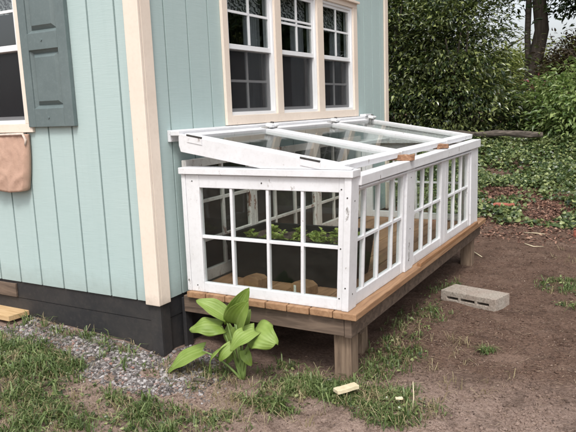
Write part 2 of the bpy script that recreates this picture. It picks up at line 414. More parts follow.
# ------------------------------------------------------------------ ground
def sst(a, b, x):
    t = np.clip((x - a) / (b - a), 0, 1); return t * t * (3 - 2 * t)
BY = [4.7, 6.25, 7.25, 8.25, 8.95, 10, 14, 40, 400]; BZ = [0, .09, .24, .43, .68, .78, 1.0, 1.1, 1.1]
def hgt(x, y, fine=True):
    x = np.asarray(x, float); y = np.asarray(y, float)
    a = -.25 - .125 * sst(-.75, .55, x)
    h = a * (1 - sst(.3, 1.6, y)) - .352 * sst(.3, 1.6, y)
    h = h - .055 * np.clip(-y, 0, 4) + np.interp(y, BY, BZ)
    if fine:
        h = h + .007 * np.sin(x * 23 + 2 * np.sin(y * 11)) * np.sin(y * 21 + 1.7 * np.sin(x * 9)) * (.5 + .5 * np.sin(x * 2.3 + y * 3.1))
        h = h + .010 * np.sin(x * 7.1 + 1.3 * np.sin(y * 5)) * np.sin(y * 6.3 + x * 2) + .006 * np.sin(x * 19 + y * 7) * np.sin(y * 17 - x * 5)
    return h
def axis(segs):
    out = []
    for a, b, st in segs: out += list(np.arange(a, b - 1e-6, st))
    return np.array(out + [segs[-1][1]])
gx = axis([(-250, -40, 30), (-40, -6, 3), (-6, -2, .4), (-2, 3.4, .03), (3.4, 8, .3), (8, 40, 3), (40, 250, 30)])
gy = axis([(-250, -40, 30), (-40, -4, 3), (-4, -1.6, .3), (-1.6, 3.5, .03), (3.5, 10, .08), (10, 40, 2), (40, 400, 40)])
GX, GY = np.meshgrid(gx, gy)
V = np.stack([GX, GY, hgt(GX, GY)], -1).reshape(-1, 3)
nx = len(gx); ii = (np.arange(len(gy) - 1)[:, None] * nx + np.arange(nx - 1)[None]).ravel()
np_obj('ground', V, np.stack([ii, ii + 1, ii + nx + 1, ii + nx], 1), 'dirt', smooth=True, kind='structure')

# ------------------------------------------------------------------ house
HY, HX0, HZ = 3.645, -4.2, 2.75
house = empty('house', (0, 0, -.3), 'small teal house with cream corner boards, grey shutter and black skirting', 'house')
FW = lambda u, z, d: (u, -d, z)             # front wall, u = X
RW = lambda u, z, d: (d, u, z)              # wall behind the greenhouse, u = Y
def wall(name, fn, u0, u1, grooves, holes):
    mb = MB()
    def cells(a, b, w0, w1):
        us = sorted({a, b, *[h[i] for h in holes for i in (0, 1) if a < h[i] < b]})
        for p, q in zip(us, us[1:]):
            zs = [(0, HZ)]
            for h in holes:
                if h[0] < (p + q) / 2 < h[1]: zs = [(0, h[2]), (h[3], HZ)]
            for z0, z1 in zs: mb.fbox(fn, p, q, z0, z1, w0, w1)
    cells(u0, u1, -.035, -.019)
    e = [u0] + sorted(g for g in grooves if u0 < g < u1) + [u1]
    for i, (a, b) in enumerate(zip(e, e[1:])): cells(a + (.0064 if i else 0), b - (.0064 if i < len(e) - 2 else 0), -.019, 0)
    return mk(name, mb, 'siding', house)
S = .2032
LWIN = (-1.62, -.951, 1.03, 1.925)
TWIN = (.80, 2.775, 1.03, 1.925)
wall('siding', FW, HX0, -.02, [-.1661 - S * i for i in range(-1, 21)], [LWIN])
wall('siding', RW, .0, HY - .0, [.2095 + S * i for i in range(-1, 18)], [TWIN])
mk('back_wall', MB().box(HX0, -.06, HY - .05, HY - .005, 0, HZ), 'siding', house)
mk('side_wall', MB().box(HX0 - .04, HX0, 0, HY, 0, HZ), 'siding', house)
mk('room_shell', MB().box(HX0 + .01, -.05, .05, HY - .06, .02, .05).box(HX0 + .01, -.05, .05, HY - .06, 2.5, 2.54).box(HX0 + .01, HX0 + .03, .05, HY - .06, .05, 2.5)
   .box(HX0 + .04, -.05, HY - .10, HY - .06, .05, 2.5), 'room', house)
# corner boards
def corner(name, boards): return mk(name, boards, 'cream', house, bevel=.003)
corner('corner_board', MB().box(-.083, .020, -.021, -.001, -.013, HZ))
corner('corner_board', MB().box(.0015, .020, .0, .0795, -.013, HZ))
corner('corner_board', MB().box(.0015, .020, HY - .085, HY, -.013, HZ))
# skirting under the siding
sk = MB().box(HX0, -.012, .012, .035, -.118, -.004).box(HX0, -.012, .016, .035, -.42, -.121)
mk('skirting', sk, 'skirt', house, bevel=.002)
mk('skirting', MB().box(-.034, -.008, .036, HY, -.118, -.004).box(-.034, -.012, .036, HY, -.42, -.121), 'skirt', house, bevel=.002)
mk('skirting_post', MB().box(-.075, .004, .004, .0115, -.42, -.0135).box(-.006, .004, .0125, .085, -.42, -.0135), 'skirt', house, bevel=.002)
mk('skirting_post', MB().box(.005, .03, .19, .25, -.42, -.02), 'skirt', house, bevel=.002)
mk('skirting_block', MB().box(-1.52, -1.245, -.005, .011, -.112, -.02), 'rim', house, bevel=.003)
# roof with a little overhang, above the picture
rf = MB(); RX = (HX0 - .15, .16)
mid = (RX[0] + RX[1]) / 2
for a, b in ((RX[0], mid), (mid, RX[1])):
    za, zb = (HZ - .02, HZ + 1.3) if b == mid else (HZ + 1.3, HZ - .02)
    rf.add([(a, -.14, za), (b, -.14, zb), (b, HY + .14, zb), (a, HY + .14, za), (a, -.14, za + .1), (b, -.14, zb + .1), (b, HY + .14, zb + .1), (a, HY + .14, za + .1)],
           [(0, 3, 2, 1), (4, 5, 6, 7), (0, 1, 5, 4), (1, 2, 6, 5), (2, 3, 7, 6), (3, 0, 4, 7)])
mk('roof', rf, 'roof', house)
mk('gable', MB().prism([(HX0, HZ + .001), (-.02, HZ + .001), (mid, HZ + 1.25)], lambda u, v, w: (u, w, v), .0, .03), 'siding', house)
gb = MB().prism([(HX0, HZ + .001), (-.02, HZ + .001), (mid, HZ + 1.25)], lambda u, v, w: (u, w, v), HY - .04, HY - .01)
mk('gable', gb, 'siding', house)

def sash_unit(fn, u0, u1, z0, z1, zm0, zm1, zmu, zml, lower_muntins=True, curtain_right=True, extra_rail=None, drop=0):
    """one double-hung window in a hole; returns the window part (its white frame)"""
    fr = .022; mb = MB()
    for a, b, c, d in ((u0, u0 + fr, z0, z1), (u1 - fr, u1, z0, z1), (u0 + fr, u1 - fr, z0, z0 + fr), (u0 + fr, u1 - fr, z1 - fr, z1)):
        mb.fbox(fn, a, b, c, d, -.07, .006)
    w = mk('window', mb, 'vinyl', house, bevel=.002)
    a, b = u0 + fr, u1 - fr; c, d = z0 + fr, z1 - fr; st = .024
    up = MB(); lo = MB()
    for q0, q1, r0, r1 in ((a, a + st, zm0, d), (b - st, b, zm0, d), (a + st, b - st, d - st, d), (a + st, b - st, zm0 + .001, zm1 - .004)): up.fbox(fn, q0, q1, r0, r1, -.030, -.008)
    for q0, q1, r0, r1 in ((a, a + st, c, zm1), (b - st, b, c, zm1), (a + st, b - st, c, c + st), (a + st, b - st, zm0 - .006, zm0 + .02)): lo.fbox(fn, q0, q1, r0, r1, -.058, -.034)
    us = mk('upper_sash', up, 'vinyl', w, bevel=.0015); ls = mk('lower_sash', lo, 'vinyl', w, bevel=.0015)
    mid_u = (a + b) / 2
    mu = MB(); zz = [zmu] + ([extra_rail] if extra_rail else [])
    mu.fbox(fn, mid_u - .010, mid_u + .010, zm1, d - st, -.022, -.011)
    for z in zz: mu.fbox(fn, a + st, mid_u - .008, z - .008, z + .008, -.022, -.011); mu.fbox(fn, mid_u + .008, b - st, z - .008, z + .008, -.022, -.011)
    mk('muntin', mu, 'vinyl', w)
    if lower_muntins:
        ml = MB(); ml.fbox(fn, mid_u - .008, mid_u + .008, c + st, zm0, -.050, -.039)
        ml.fbox(fn, a + st, mid_u - .008, zml - .008, zml + .008, -.050, -.039); ml.fbox(fn, mid_u + .008, b - st, zml - .008, zml + .008, -.050, -.039)
        mk('muntin', ml, 'vinyl', w)
    gp = MB(); gp.fbox(fn, a + st - .004, b - st + .004, zm1 - .006, d - st + .004, -.0195, -.0165); gp.fbox(fn, a + st - .004, b - st + .004, c + st - .004, zm0, -.0475, -.0445)
    mk('pane', gp, 'houseglass', w)
    sc = MB(); sc.fbox(fn, a + .004, b - .004, c + .002, zm0 - .002, -.028, -.0265)
    mk('insect_screen', sc, 'screen', w)
    # curtain drawn to one side and a short valance, inside the room
    n = 40; cv, cf = [], []
    q0, q1 = (b - (b - a) * .30, b + .03) if curtain_right else (a - .03, a + (b - a) * .25)
    for i in range(n + 1):
        u = q0 + (q1 - q0) * i / n; dd = -.13 + .018 * math.sin(i * 1.35) + .006 * math.sin(i * .5)
        cv += [fn(u, z0 - .1, dd), fn(u, z1, dd), fn(u, z0 - .1, dd - .003), fn(u, z1, dd - .003)]
    for i in range(n):
        k = 4 * i; cf += [(k, k + 4, k + 5, k + 1), (k + 2, k + 3, k + 7, k + 6)]
    mk('curtain', MB().add(cv, cf), 'curtain', w, smooth=True)
    cv, cf = [], []
    for i in range(n + 1):
        u = a - .02 + (b - a + .04) * i / n; dd = -.095 + .012 * math.sin(i * 1.1); zb = z1 - .19 - .03 * math.sin(PI * i / n)
        cv += [fn(u, zb, dd), fn(u, z1 + .02, dd), fn(u, zb, dd - .003), fn(u, z1 + .02, dd - .003)]
    mk('valance', MB().add(cv, [f for i in range(n) for f in ((4 * i, 4 * i + 4, 4 * i + 5, 4 * i + 1), (4 * i + 2, 4 * i + 3, 4 * i + 7, 4 * i + 6))]), 'valance', w, smooth=True)
    return w
# triple window on the wall behind the greenhouse
sash_unit(RW, .80, 1.388, 1.03, 1.925, 1.457, 1.494, 1.695, 1.257)
sash_unit(RW, 1.476, 2.058, 1.03, 1.925, 1.457, 1.494, 1.715, 1.257, lower_muntins=False, extra_rail=1.685)
sash_unit(RW, 2.165, 2.775, 1.03, 1.925, 1.457, 1.494, 1.700, 1.257)
cs = MB()
for a, b, c, d in ((.742, .80, .97, 1.925), (2.775, 2.86, .97, 1.925), (1.388, 1.476, 1.03, 1.925), (2.058, 2.165, 1.03, 1.925), (.80, 2.775, .97, 1.03)): cs.fbox(RW, a, b, c, d, .001, .021)
cs.fbox(RW, .742, 2.86, 1.925, 1.965, .001, .021); cs.fbox(RW, .73, 2.872, 1.965, 1.985, .001, .045)
mk('window_casing', cs, 'cream', house, bevel=.002)
# window on the front wall
sash_unit(FW, LWIN[0], LWIN[1], 1.03, 1.925, 1.47, 1.51, 1.705, 1.257, lower_muntins=False, curtain_right=False)
cs = MB()
for a, b, c, d in ((LWIN[1], -.892, 1.03, 1.925), (LWIN[0] - .06, LWIN[0], 1.03, 1.925), (LWIN[0] - .06, -.892, .978, 1.03), (LWIN[0] - .06, -.892, 1.925, 1.985)): cs.fbox(FW, a, b, c, d, .001, .022)
mk('window_casing', cs, 'cream', house, bevel=.002)
# panelled shutter
s0, s1, z0, z1 = -.908, -.517, 1.008, 1.985
shm = MB(); pl, pr = -.842, -.592
for a, b, c, d in ((s0, pl, z0, z1), (pr, s1, z0, z1), (pl, pr, z0, 1.118), (pl, pr, 1.455, 1.552), (pl, pr, 1.90, z1)): shm.fbox(FW, a, b, c, d, .002, .032)
sh = mk('shutter', shm, 'shutter', house, bevel=.003)
for c, d in ((1.118, 1.455), (1.552, 1.90)):
    pm = MB(); i = .042; P = [(pl, c), (pr, c), (pr, d), (pl, d)]; Q = [(pl + .018, c + .018), (pr - .018, c + .018), (pr - .018, d - .018), (pl + .018, d - .018)]; R_ = [(pl + i, c + i), (pr - i, c + i), (pr - i, d - i), (pl + i, d - i)]
    vs = [FW(u, z, .024) for u, z in P] + [FW(u, z, .008) for u, z in Q] + [FW(u, z, .026) for u, z in R_]
    fs = [(k, (k + 1) % 4, 4 + (k + 1) % 4, 4 + k) for k in range(4)] + [(4 + k, 4 + (k + 1) % 4, 8 + (k + 1) % 4, 8 + k) for k in range(4)] + [(8, 9, 10, 11)]
    mk('panel', pm.add(vs, fs), 'shutter', sh)
for u, z in ((-.722, 1.508), (-.722, 1.062)):
    mk('screw', MB().tube([(u, -.031, z), (u, -.037, z)], [.008, .006], 10), 'shutter', sh)

# canvas bag hanging under the front window
bagE = empty('planter_bag', (-1.25, -.06, .6), 'peach canvas bag hanging under the window beside the grey shutter', 'bag')
bm_ = MB(); nu, nv = 60, 26; X0, X1 = -1.62, -.935
for j in range(nv + 1):
    t = j / nv; z = .968 - .345 * t
    for i in range(nu + 1):
        s = i / nu; x = X0 + (X1 - X0) * s
        edge = min(s, 1 - s) * 40; edge = min(1, edge)
        x -= (.045 * t * t if s > .5 else -.045 * t * t)
        zz = z - (.010 * math.sin(s * 9 + 1) * t + .022 * t * (s - .5)) + (1 - edge) * .012 * t
        rg = lambda fx, fy, ph: (1 - min(1, abs(mnoise.noise((s * fx + t * 1.3, t * fy - s * 2.1, ph))) * 3.2)) ** 2
        d = .018 + (.016 * math.sin(PI * min(1, t * .8 + .1)) ** .5 + .022 * t) * (edge ** .35) + (.013 * rg(3.2, 1.6, 3.1) + .007 * rg(7.5, 3.0, 8.7)) * (.35 + .65 * t) * (edge ** .5) + .003 * math.sin(s * 70) * max(0, 1 - t * 5)
        bm_.v.append((x, -d - .012, zz))
for j in range(nv):
    for i in range(nu):
        k = j * (nu + 1) + i; bm_.f.append((k, k + nu + 1, k + nu + 2, k + 1))
o_ = len(bm_.v)   # back sheet
bm_.v += [(x, -.012, z) for (x, y, z) in bm_.v[:o_]]
bm_.f += [tuple(i + o_ for i in f[::-1]) for f in bm_.f[:nu * nv]]
ring = [i for i in range(nu + 1)] + [j * (nu + 1) + nu for j in range(1, nv + 1)] + [nv * (nu + 1) + i for i in range(nu - 1, -1, -1)] + [j * (nu + 1) for j in range(nv - 1, 0, -1)]
for a, b in zip(ring, ring[1:] + ring[:1]): bm_.f.append((a, b, b + o_, a + o_))
mk('pouch', bm_, 'liner', bagE, smooth=True)
mk('edging', MB().tube([(-1.60, -.045, .972), (-1.25, -.048, .966), (-.95, -.05, .970), (-.936, -.045, .935), (-.942, -.048, .90)], [.007, .007, .009, .009, .004], 6), 'piping', bagE, smooth=True)

# ------------------------------------------------------------------ deck
deck = empty('deck', (.6, 1.6, -.35), 'low cedar deck on square posts carrying the glass greenhouse', 'deck')
DX0, DX1, DY0, DY1 = .075, 1.150, .156, 3.05
nb = 8; wpl = (DX1 - DX0) / nb
for i in range(nb):
    a = DX0 + wpl * i; e = random.uniform(-.004, .004)
    mk('deck_board', MB().box(a + .003, a + wpl - .003, DY0 + e, DY1 + random.uniform(-.02, .02), .000, .036), 'deck', deck, bevel=.004)
mk('edge_strip', MB().box(1.122, 1.149, 1.19, 2.74, .0365, .056), 'strip', deck, bevel=.002)
mk('rim_joist', MB().box(.03, 1.066, .182, .222, -.100, -.001), 'rim', deck, bevel=.003)
mk('rim_joist', MB().box(.03, 1.066, 2.96, 3.0, -.100, -.001), 'rim', deck, bevel=.003)
mk('side_beam', MB().box(1.069, 1.108, .180, 3.0, -.105, -.001), 'rim', deck, bevel=.003)
for y in (.8, 1.4, 2.0, 2.5): mk('joist', MB().box(.03, 1.066, y, y + .038, -.098, -.001), 'rim', deck)
for x, y in ((.985, .226), (.985, 2.80)):
    z = float(hgt(x, y)); mk('deck_post', MB().box(x, x + .098, y, y + .095, z - .12, -.101 if y < 1 else -.101), 'post', deck, bevel=.004)
mk('deck_post', MB().box(.88, .98, .62, .70, -.5, -.099), 'post', deck, bevel=.004)
mk('blocking', MB().box(.99, 1.062, .40, .46, -.165, -.0995), 'rim', deck, bevel=.003)

# ------------------------------------------------------------------ greenhouse of old windows
def lean(p):
    x, y, z = p; return (x + .017 * (z - .38) / .34 * (x / 1.1) * (1 - (y - .18) / 2.7), y, z)
gh = empty('greenhouse', (.6, 1.5, .036), 'lean-to greenhouse built of old white sash windows with a sloping glazed lid', 'greenhouse')
G = dict(warp=lean)
def sash(name, fn, u0, u1, v0, v1, w0, w1, st, top, bot, cols, rows, mat='white', bar=.017, us=None, vs=None, left=None, label=None, bv=.003, glazed=True):
    lf = left if left is not None else st
    mb = MB(); mb.fbox(fn, u0, u0 + lf, v0, v1, w0, w1); mb.fbox(fn, u1 - st, u1, v0, v1, w0, w1)
    mb.fbox(fn, u0 + lf, u1 - st, v0, v0 + bot, w0 + .001, w1 - .001); mb.fbox(fn, u0 + lf, u1 - st, v1 - top, v1, w0 + .001, w1 - .001)
    s = mk(name, mb, mat, gh, bevel=bv, label=label, **G)
    a, b, c, d = u0 + lf, u1 - st, v0 + bot, v1 - top; wm = (w0 + w1) / 2; h = (w1 - w0) * .36
    us = us or [a + (b - a) * i / cols for i in range(1, cols)]; vs = vs or [c + (d - c) * i / rows for i in range(1, rows)]
    if us or vs:
        m2 = MB(); e = [a] + us + [b]
        for u in us: m2.fbox(fn, u - bar / 2, u + bar / 2, c, d, wm - h, wm + h)
        for v in vs:
            for p, q in zip(e, e[1:]): m2.fbox(fn, p + (bar / 2 if p != a else 0), q - (bar / 2 if q != b else 0), v - bar / 2, v + bar / 2, wm - h + .0005, wm + h - .0005)
        mk('muntin', m2, mat, s, bevel=.002, **G)
    if not glazed: return s
    g = MB(); g.fbox(fn, a - .003, b + .003, c - .003, d + .003, wm - .0015, wm + .0015); mk('pane', g, 'glass', s, **G)
    return s
ENDF = lambda u, v, w: (u, w, v)
LONGF = lambda u, v, w: (w, u, v)
# near end
mk('end_post', MB().box(.072, .099, .176, .235, .037, .718), 'white', gh, bevel=.003, **G)
sash('end_sash', ENDF, .1, 1.074, .037, .716, .180, .215, .03, .072, .058, 4, 2, us=[.40, .63, .838], vs=[.363], left=.092)
mk('corner_post', MB().box(1.0755, 1.113, .172, .272, .037, .718), 'white', gh, bevel=.003, **G)
mk('end_cap', MB().box(.066, 1.124, .160, .262, .7195, .757), 'white', gh, bevel=.004, **G)
# cheek board closing the end under the lid, with an opening left by the wall
mk('cheek_board', MB().prism([(.085, .845), (.60, .7585), (1.112, .7585), (1.112, .766), (.075, .945), (.075, .88)], ENDF, .172, .204), 'white', gh, bevel=.002, **G)
# far end
sash('end_sash', ENDF, .1, 1.05, .037, .716, 2.815, 2.85, .06, .072, .058, 4, 2)
mk('end_cap', MB().box(.066, 1.0, 2.78, 2.88, .7195, .757), 'white', gh, bevel=.004)
mk('cheek_board', MB().prism([(.075, .7585), (1.04, .7585), (1.04, .776), (.075, .945)], ENDF, 2.83, 2.855), 'white', gh, bevel=.002)
mk('end_post', MB().box(.066, .099, 2.80, 2.86, .037, .718), 'white', gh, bevel=.003)
mk('corner_post', MB().box(1.055, 1.113, 2.625, 2.862, .037, .678), 'white', gh, bevel=.003)
# long side
sash('side_sash', LONGF, .2725, 1.005, .037, .668, 1.068, 1.103, .034, .028, .07, 4, 2, us=[.40, .60, .82], vs=[.384], left=.012)
mk('side_post', MB().box(1.062, 1.116, 1.006, 1.148, .037, .672), 'white', gh, bevel=.003, **G)
sash('side_sash', LONGF, 1.149, 1.884, .037, .670, 1.068, 1.103, .09, .028, .062, 3, 2, us=[1.395, 1.595], vs=[.378], left=.05)
sash('side_sash', LONGF, 1.886, 2.624, .037, .672, 1.068, 1.103, .045, .028, .062, 3, 2, us=[2.17, 2.38], vs=[.372], left=.085)
tp = MB().box(1.05, 1.128, .2635, 2.89, .6795, .745)
tp.v = [(x, y, z - .024 * (1 - (y - .26) / 2.63) * (1 if z > .7 else .35)) for x, y, z in tp.v]
mk('top_plate', tp, 'white', gh, bevel=.004, **G)
mk('drip_strip', MB().box(1.104, 1.119, .28, 2.62, .655, .667), 'white', gh, bevel=.002, **G)
# plate against the house wall
mk('wall_plate', MB().box(.023, .085, .168, 3.02, .935, .962), 'white', gh, bevel=.003)
mk('wall_plate', MB().box(.001, .0215, .168, 3.02, .90, .966), 'white', gh, bevel=.003)
mk('plate_block', MB().box(.03, .09, 2.86, 3.0, .963, .985), 'white', gh, bevel=.003)
# sashes standing against the wall inside, backed by a dark sheet
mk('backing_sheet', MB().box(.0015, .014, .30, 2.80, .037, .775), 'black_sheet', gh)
sash('back_sash', LONGF, .24, .945, .037, .79, .03, .062, .042, .05, .07, 2, 3, 'worn', .02, us=[.604], vs=[.29, .53], left=.06)
sash('back_sash', LONGF, .949, 1.90, .037, .79, .03, .062, .045, .05, .07, 3, 3, 'worn', .02, us=[1.245, 1.54], vs=[.285, .525], left=.038)
sash('back_sash', LONGF, 1.904, 2.80, .037, .79, .03, .062, .06, .05, .07, 3, 3, 'worn', .02, vs=[.285, .525])
# three lids sloping from the wall plate to the front
LA = Vector((.088, 0, .9105)); LB = Vector((1.055, 0, .742)); LD = (LB - LA).normalized(); LN = Vector((-LD.z, 0, LD.x))
LLEN = (LB - LA).length
def LIDF(lift):
    def fn(u, v, w):
        ang = lift; d = LD * math.cos(ang) + LN * math.sin(ang); n = LN * math.cos(ang) - LD * math.sin(ang)
        p = LA + d * v + n * w; return (p.x, u, p.z)
    return fn
lids = []
for a, b, lift in ((.206, 1.045, .002), (1.052, 2.06, .005), (2.068, 2.875, .009)):
    L_ = sash('lid_sash', LIDF(lift), a, b, 0, LLEN, .0, .036, .055, .062, .06, 1, 1); lids.append(L_)
mk('middle_rail', MB().prism([(.6, .815), (.64, .81), (.64, .79), (.6, .795)], ENDF, 1.12, 2.0), 'white', gh)
# hinges along the wall and on the end board
def hinge(y):
    f = LIDF(.012); m = MB()
    m.fbox(f, y - .07, y + .07, .02, .066, .0375, .0415); m.fbox(f, y - .055, y + .055, .0665, .0705, -.03, .0365)
    h = mk('hinge', m, 'clip', gh, bevel=.001)
    mk('knuckle', MB().tube([f(y - .05, .068, .045), f(y + .0, .068, .047), f(y + .05, .068, .045)], .009, 8), 'clip', h, smooth=True)
    for q in ((y - .060, y - .014, .045, .095, .046, .072), (y + .014, y + .066, .035, .080, .046, .066)):
        c = MB(); c.fbox(f, *q); mk('catch', c, 'vinyl', h, bevel=.007)
    mk('pin', MB().tube([f(y, .062, .040), f(y, .062, .080)], .012, 8), 'pin', h, smooth=True)
for y in (1.06, 2.06, 2.84): hinge(y)
for x0, x1 in ((.135, .235), (.835, .945)):
    f = lambda x: .945 - (x - .075) * .1728
    m = MB().add([(x0, .1685, f(x0) - .035), (x1, .1685, f(x1) - .035), (x1, .1685, f(x1) - .002), (x0, .1685, f(x0) - .002), (x0, .1705, f(x0) - .035), (x1, .1705, f(x1) - .035), (x1, .1705, f(x1) - .002), (x0, .1705, f(x0) - .002)],
                 [(0, 1, 2, 3), (7, 6, 5, 4), (0, 4, 5, 1), (1, 5, 6, 2), (2, 6, 7, 3), (3, 7, 4, 0)])
    h = mk('hinge', m, 'white', gh, **G)
    mk('knuckle', MB().tube([(x0, .170, f(x0) + .004), (x1, .170, f(x1) + .004)], .005, 8), 'pin', h, **G)

for x, y, z in ((1.058, .1795, .66), (1.058, .1795, .10), (1.094, .1715, .62), (1.094, .1715, .16), (.145, .1795, .68), (.145, .1795, .075), (.60, .1795, .68), (.085, .1755, .10), (1.06, .1795, .36)):
    mk('screw', MB().tube([(x, y + .003, z), (x, y - .0012, z)], [.0045, .0038], 8), 'pin', gh, **G)
for y, z in ((1.075, .62), (1.08, .30), (1.07, .10), (.22, .60), (.22, .12)):
    mk('screw', MB().tube([(1.110, y, z), (1.1175 if y > 1 else 1.1145, y, z)], [.0045, .0038], 8), 'pin', gh, **G)
# bare grey scuffs where the paint has been rubbed off
sc_m, nt_, b_, o_ = new_mat('rubbed_paint'); k_ = N(nt_)
k_.l(k_.ramp(k_.noise(k_.coord('World', (1, 1, .6)), 85, 4, .7), [(.42, (.70, .705, .72)), (.52, (.40, .39, .38)), (.66, (.16, .15, .145))]), b_.inputs['Base Color']); b_.inputs['Roughness'].default_value = .7
def scuff(pts, fn):
    P = [(u + random.uniform(-.003, .003), v + random.uniform(-.003, .003)) for u, v in pts]
    mk('paint_scuff', MB().prism(P, fn, 0, .0011), sc_m, gh, **G)
scuff([(1.083, .50), (1.099, .515), (1.105, .56), (1.096, .585), (1.084, .56), (1.088, .53)], lambda u, v, w: (u, .1718 - w, v))
scuff([(1.055, .10), (1.085, .11), (1.09, .19), (1.075, .25), (1.06, .20)], lambda u, v, w: (1.1162 + w, u, v))
# splintered wood chocks that hold the lids off the plate
def chunk(name, c, size, rz, mat, label, cat, jit=.008, n=6, parent=None, ry=0):
    mb = MB(); L_, W_, H_ = size
    for i in range(n + 1):
        t = i / n - .5
        for (a, b) in ((-.5, -.5), (.5, -.5), (.5, .5), (-.5, .5)): mb.v.append((t * L_ + random.uniform(-jit, jit), a * W_ + random.uniform(-jit, jit), b * H_ + random.uniform(-jit, jit) * .5))
    for i in range(n):
        for j in range(4): k = i * 4; mb.f.append((k + j, k + (j + 1) % 4, k + 4 + (j + 1) % 4, k + 4 + j))
    mb.f += [(3, 2, 1, 0), tuple(n * 4 + j for j in range(4))]
    Rm = Matrix.Rotation(rz, 3, 'Z') @ Matrix.Rotation(ry, 3, 'Y')
    mb.v = [tuple(Rm @ Vector(p) + Vector(c)) for p in mb.v]
    return mk(name, mb, mat, parent, label=label, cat=cat, bevel=.002)
chunk('wood_chock', (1.075, 1.02, .7475), (.16, .055, .034), .25, 'chock', 'splintered tan wood chock wedged under the lid above the middle post', 'wood chock')
chunk('wood_chock', (1.085, 1.86, .7555), (.095, .06, .034), .05, 'chock', 'short red-brown wood chock under the lid nearer the far corner', 'wood chock')

# ------------------------------------------------------------------ inside the greenhouse
tub = empty('planter_tub', (.53, .73, .037), 'large black plastic planter tub with rim full of soil and seedlings', 'planter')
def taper(x0, x1, y0, y1, z0, z1, ins):
    return [(x0 + ins, y0 + ins, z0), (x1 - ins, y0 + ins, z0), (x1 - ins, y1 - ins, z0), (x0 + ins, y1 - ins, z0), (x0, y0, z1), (x1, y0, z1), (x1, y1, z1), (x0, y1, z1)]
TX0, TX1, TY0, TY1, TZ = .125, .925, .50, .97, .292
tb = MB(); tb.add(taper(TX0, TX1, TY0, TY1, .037, TZ, .035), [(0, 3, 2, 1), (0, 1, 5, 4), (1, 2, 6, 5), (2, 3, 7, 6), (3, 0, 4, 7)])
t2 = taper(TX0 + .012, TX1 - .012, TY0 + .012, TY1 - .012, .05, TZ, .035); tb.add(t2, [(0, 1, 2, 3), (4, 5, 1, 0), (5, 6, 2, 1), (6, 7, 3, 2), (7, 4, 0, 3)])
mk('tub_body', tb, 'tub', tub)
rm = MB()
for a, b, c, d in ((TX0 - .015, TX1 + .015, TY0 - .015, TY0 + .012), (TX0 - .015, TX1 + .015, TY1 - .012, TY1 + .015), (TX0 - .015, TX0 + .012, TY0 + .0125, TY1 - .0125), (TX1 - .012, TX1 + .015, TY0 + .0125, TY1 - .0125)): rm.box(a, b, c, d, TZ - .008, TZ + .014)
mk('rim', rm, 'tub', tub, bevel=.004)
n = 30; sv = []; sf = []
for j in range(n + 1):
    for i in range(n + 1): sv.append((TX0 + .02 + (TX1 - TX0 - .04) * i / n, TY0 + .02 + (TY1 - TY0 - .04) * j / n, TZ - .035 + random.uniform(-.009, .009)))
for j in range(n):
    for i in range(n): k = j * (n + 1) + i; sf.append((k, k + 1, k + n + 2, k + n + 1))
mk('soil', MB().add(sv, sf), 'soil', tub, smooth=True)
def seedling(kind):
    nl = 15; a = rng.uniform(0, 2 * PI, nl * kind); nl = len(a)
    A = np.stack([np.cos(a), np.sin(a), rng.uniform(.3, 1.3, nl)], 1); P = np.zeros((nl, 3)) + rng.normal(0, .008, (nl, 3)); P[:, 2] = rng.uniform(0, .028, nl)
    P += A * .012
    v, f = leaves(P, A, np.array([0, 0, 1.]) + rng.normal(0, .35, (nl, 3)), rng.uniform(.020, .038, nl), rng.uniform(.020, .034, nl), .3, .2)
    return v, f
protos = []
for k in (1, 2, 2):
    v, f = seedling(k); protos.append((v, f))
spots = []
for y in (.60, .72, .86):
    for i in range(7): spots.append((TX0 + .10 + i * .10 + random.uniform(-.03, .03), y + random.uniform(-.035, .035)))
firsts = []
for i, (x, y) in enumerate(spots):
    if x > TX1 - .06: x = TX1 - .08
    k = i % 3
    if len(firsts) < 3:
        o = np_obj('seedling', protos[k][0] + np.array([x, y, TZ - .033]), protos[k][1], 'seedling', label='small bright green lettuce seedling in the black planter tub', cat='seedling', group='seedlings in the black tub'); firsts.append(o)
    else:
        o = firsts[k].copy(); COL.objects.link(o); o.location = (x, y, TZ - .033); 
    o.rotation_euler.z = random.uniform(0, 6.28); sc_ = random.uniform(.8, 1.25) * (1.15 if x > .6 else .85); o.scale = (sc_,) * 3
bl = empty('wood_block', (.41, .385, .037), 'plain wood block on the deck boards in front of the black tub, the left one', 'wood block')
mk('block_body', MB().prism([(-.055, 0), (.055, 0), (.055, .055), (.03, .072), (-.03, .072), (-.055, .058)], lambda u, v, w: (.41 + u + w * .25, .385 + w - u * .15, .0372 + v), -.04, .04), 'block', bl, bevel=.002)
bl = empty('wood_block', (.755, .372, .037), 'wood block with a small white paper tag in front of the black tub', 'wood block')
mk('block_body', MB().prism([(-.06, 0), (.06, 0), (.06, .05), (.03, .07), (-.03, .072), (-.06, .055)], lambda u, v, w: (.735 + u + w * .25, .38 + w - u * .15, .0372 + v), -.04, .04), 'block', bl, bevel=.002)
mk('paper_tag', MB().add([(.686, .345, .045), (.705, .338, .045), (.707, .336, .092), (.688, .343, .09), (.686, .347, .045), (.705, .340, .045), (.707, .338, .092), (.688, .345, .09)], [(0, 1, 2, 3), (7, 6, 5, 4), (0, 4, 5, 1), (1, 5, 6, 2), (2, 6, 7, 3), (3, 7, 4, 0)]), 'tag', bl)

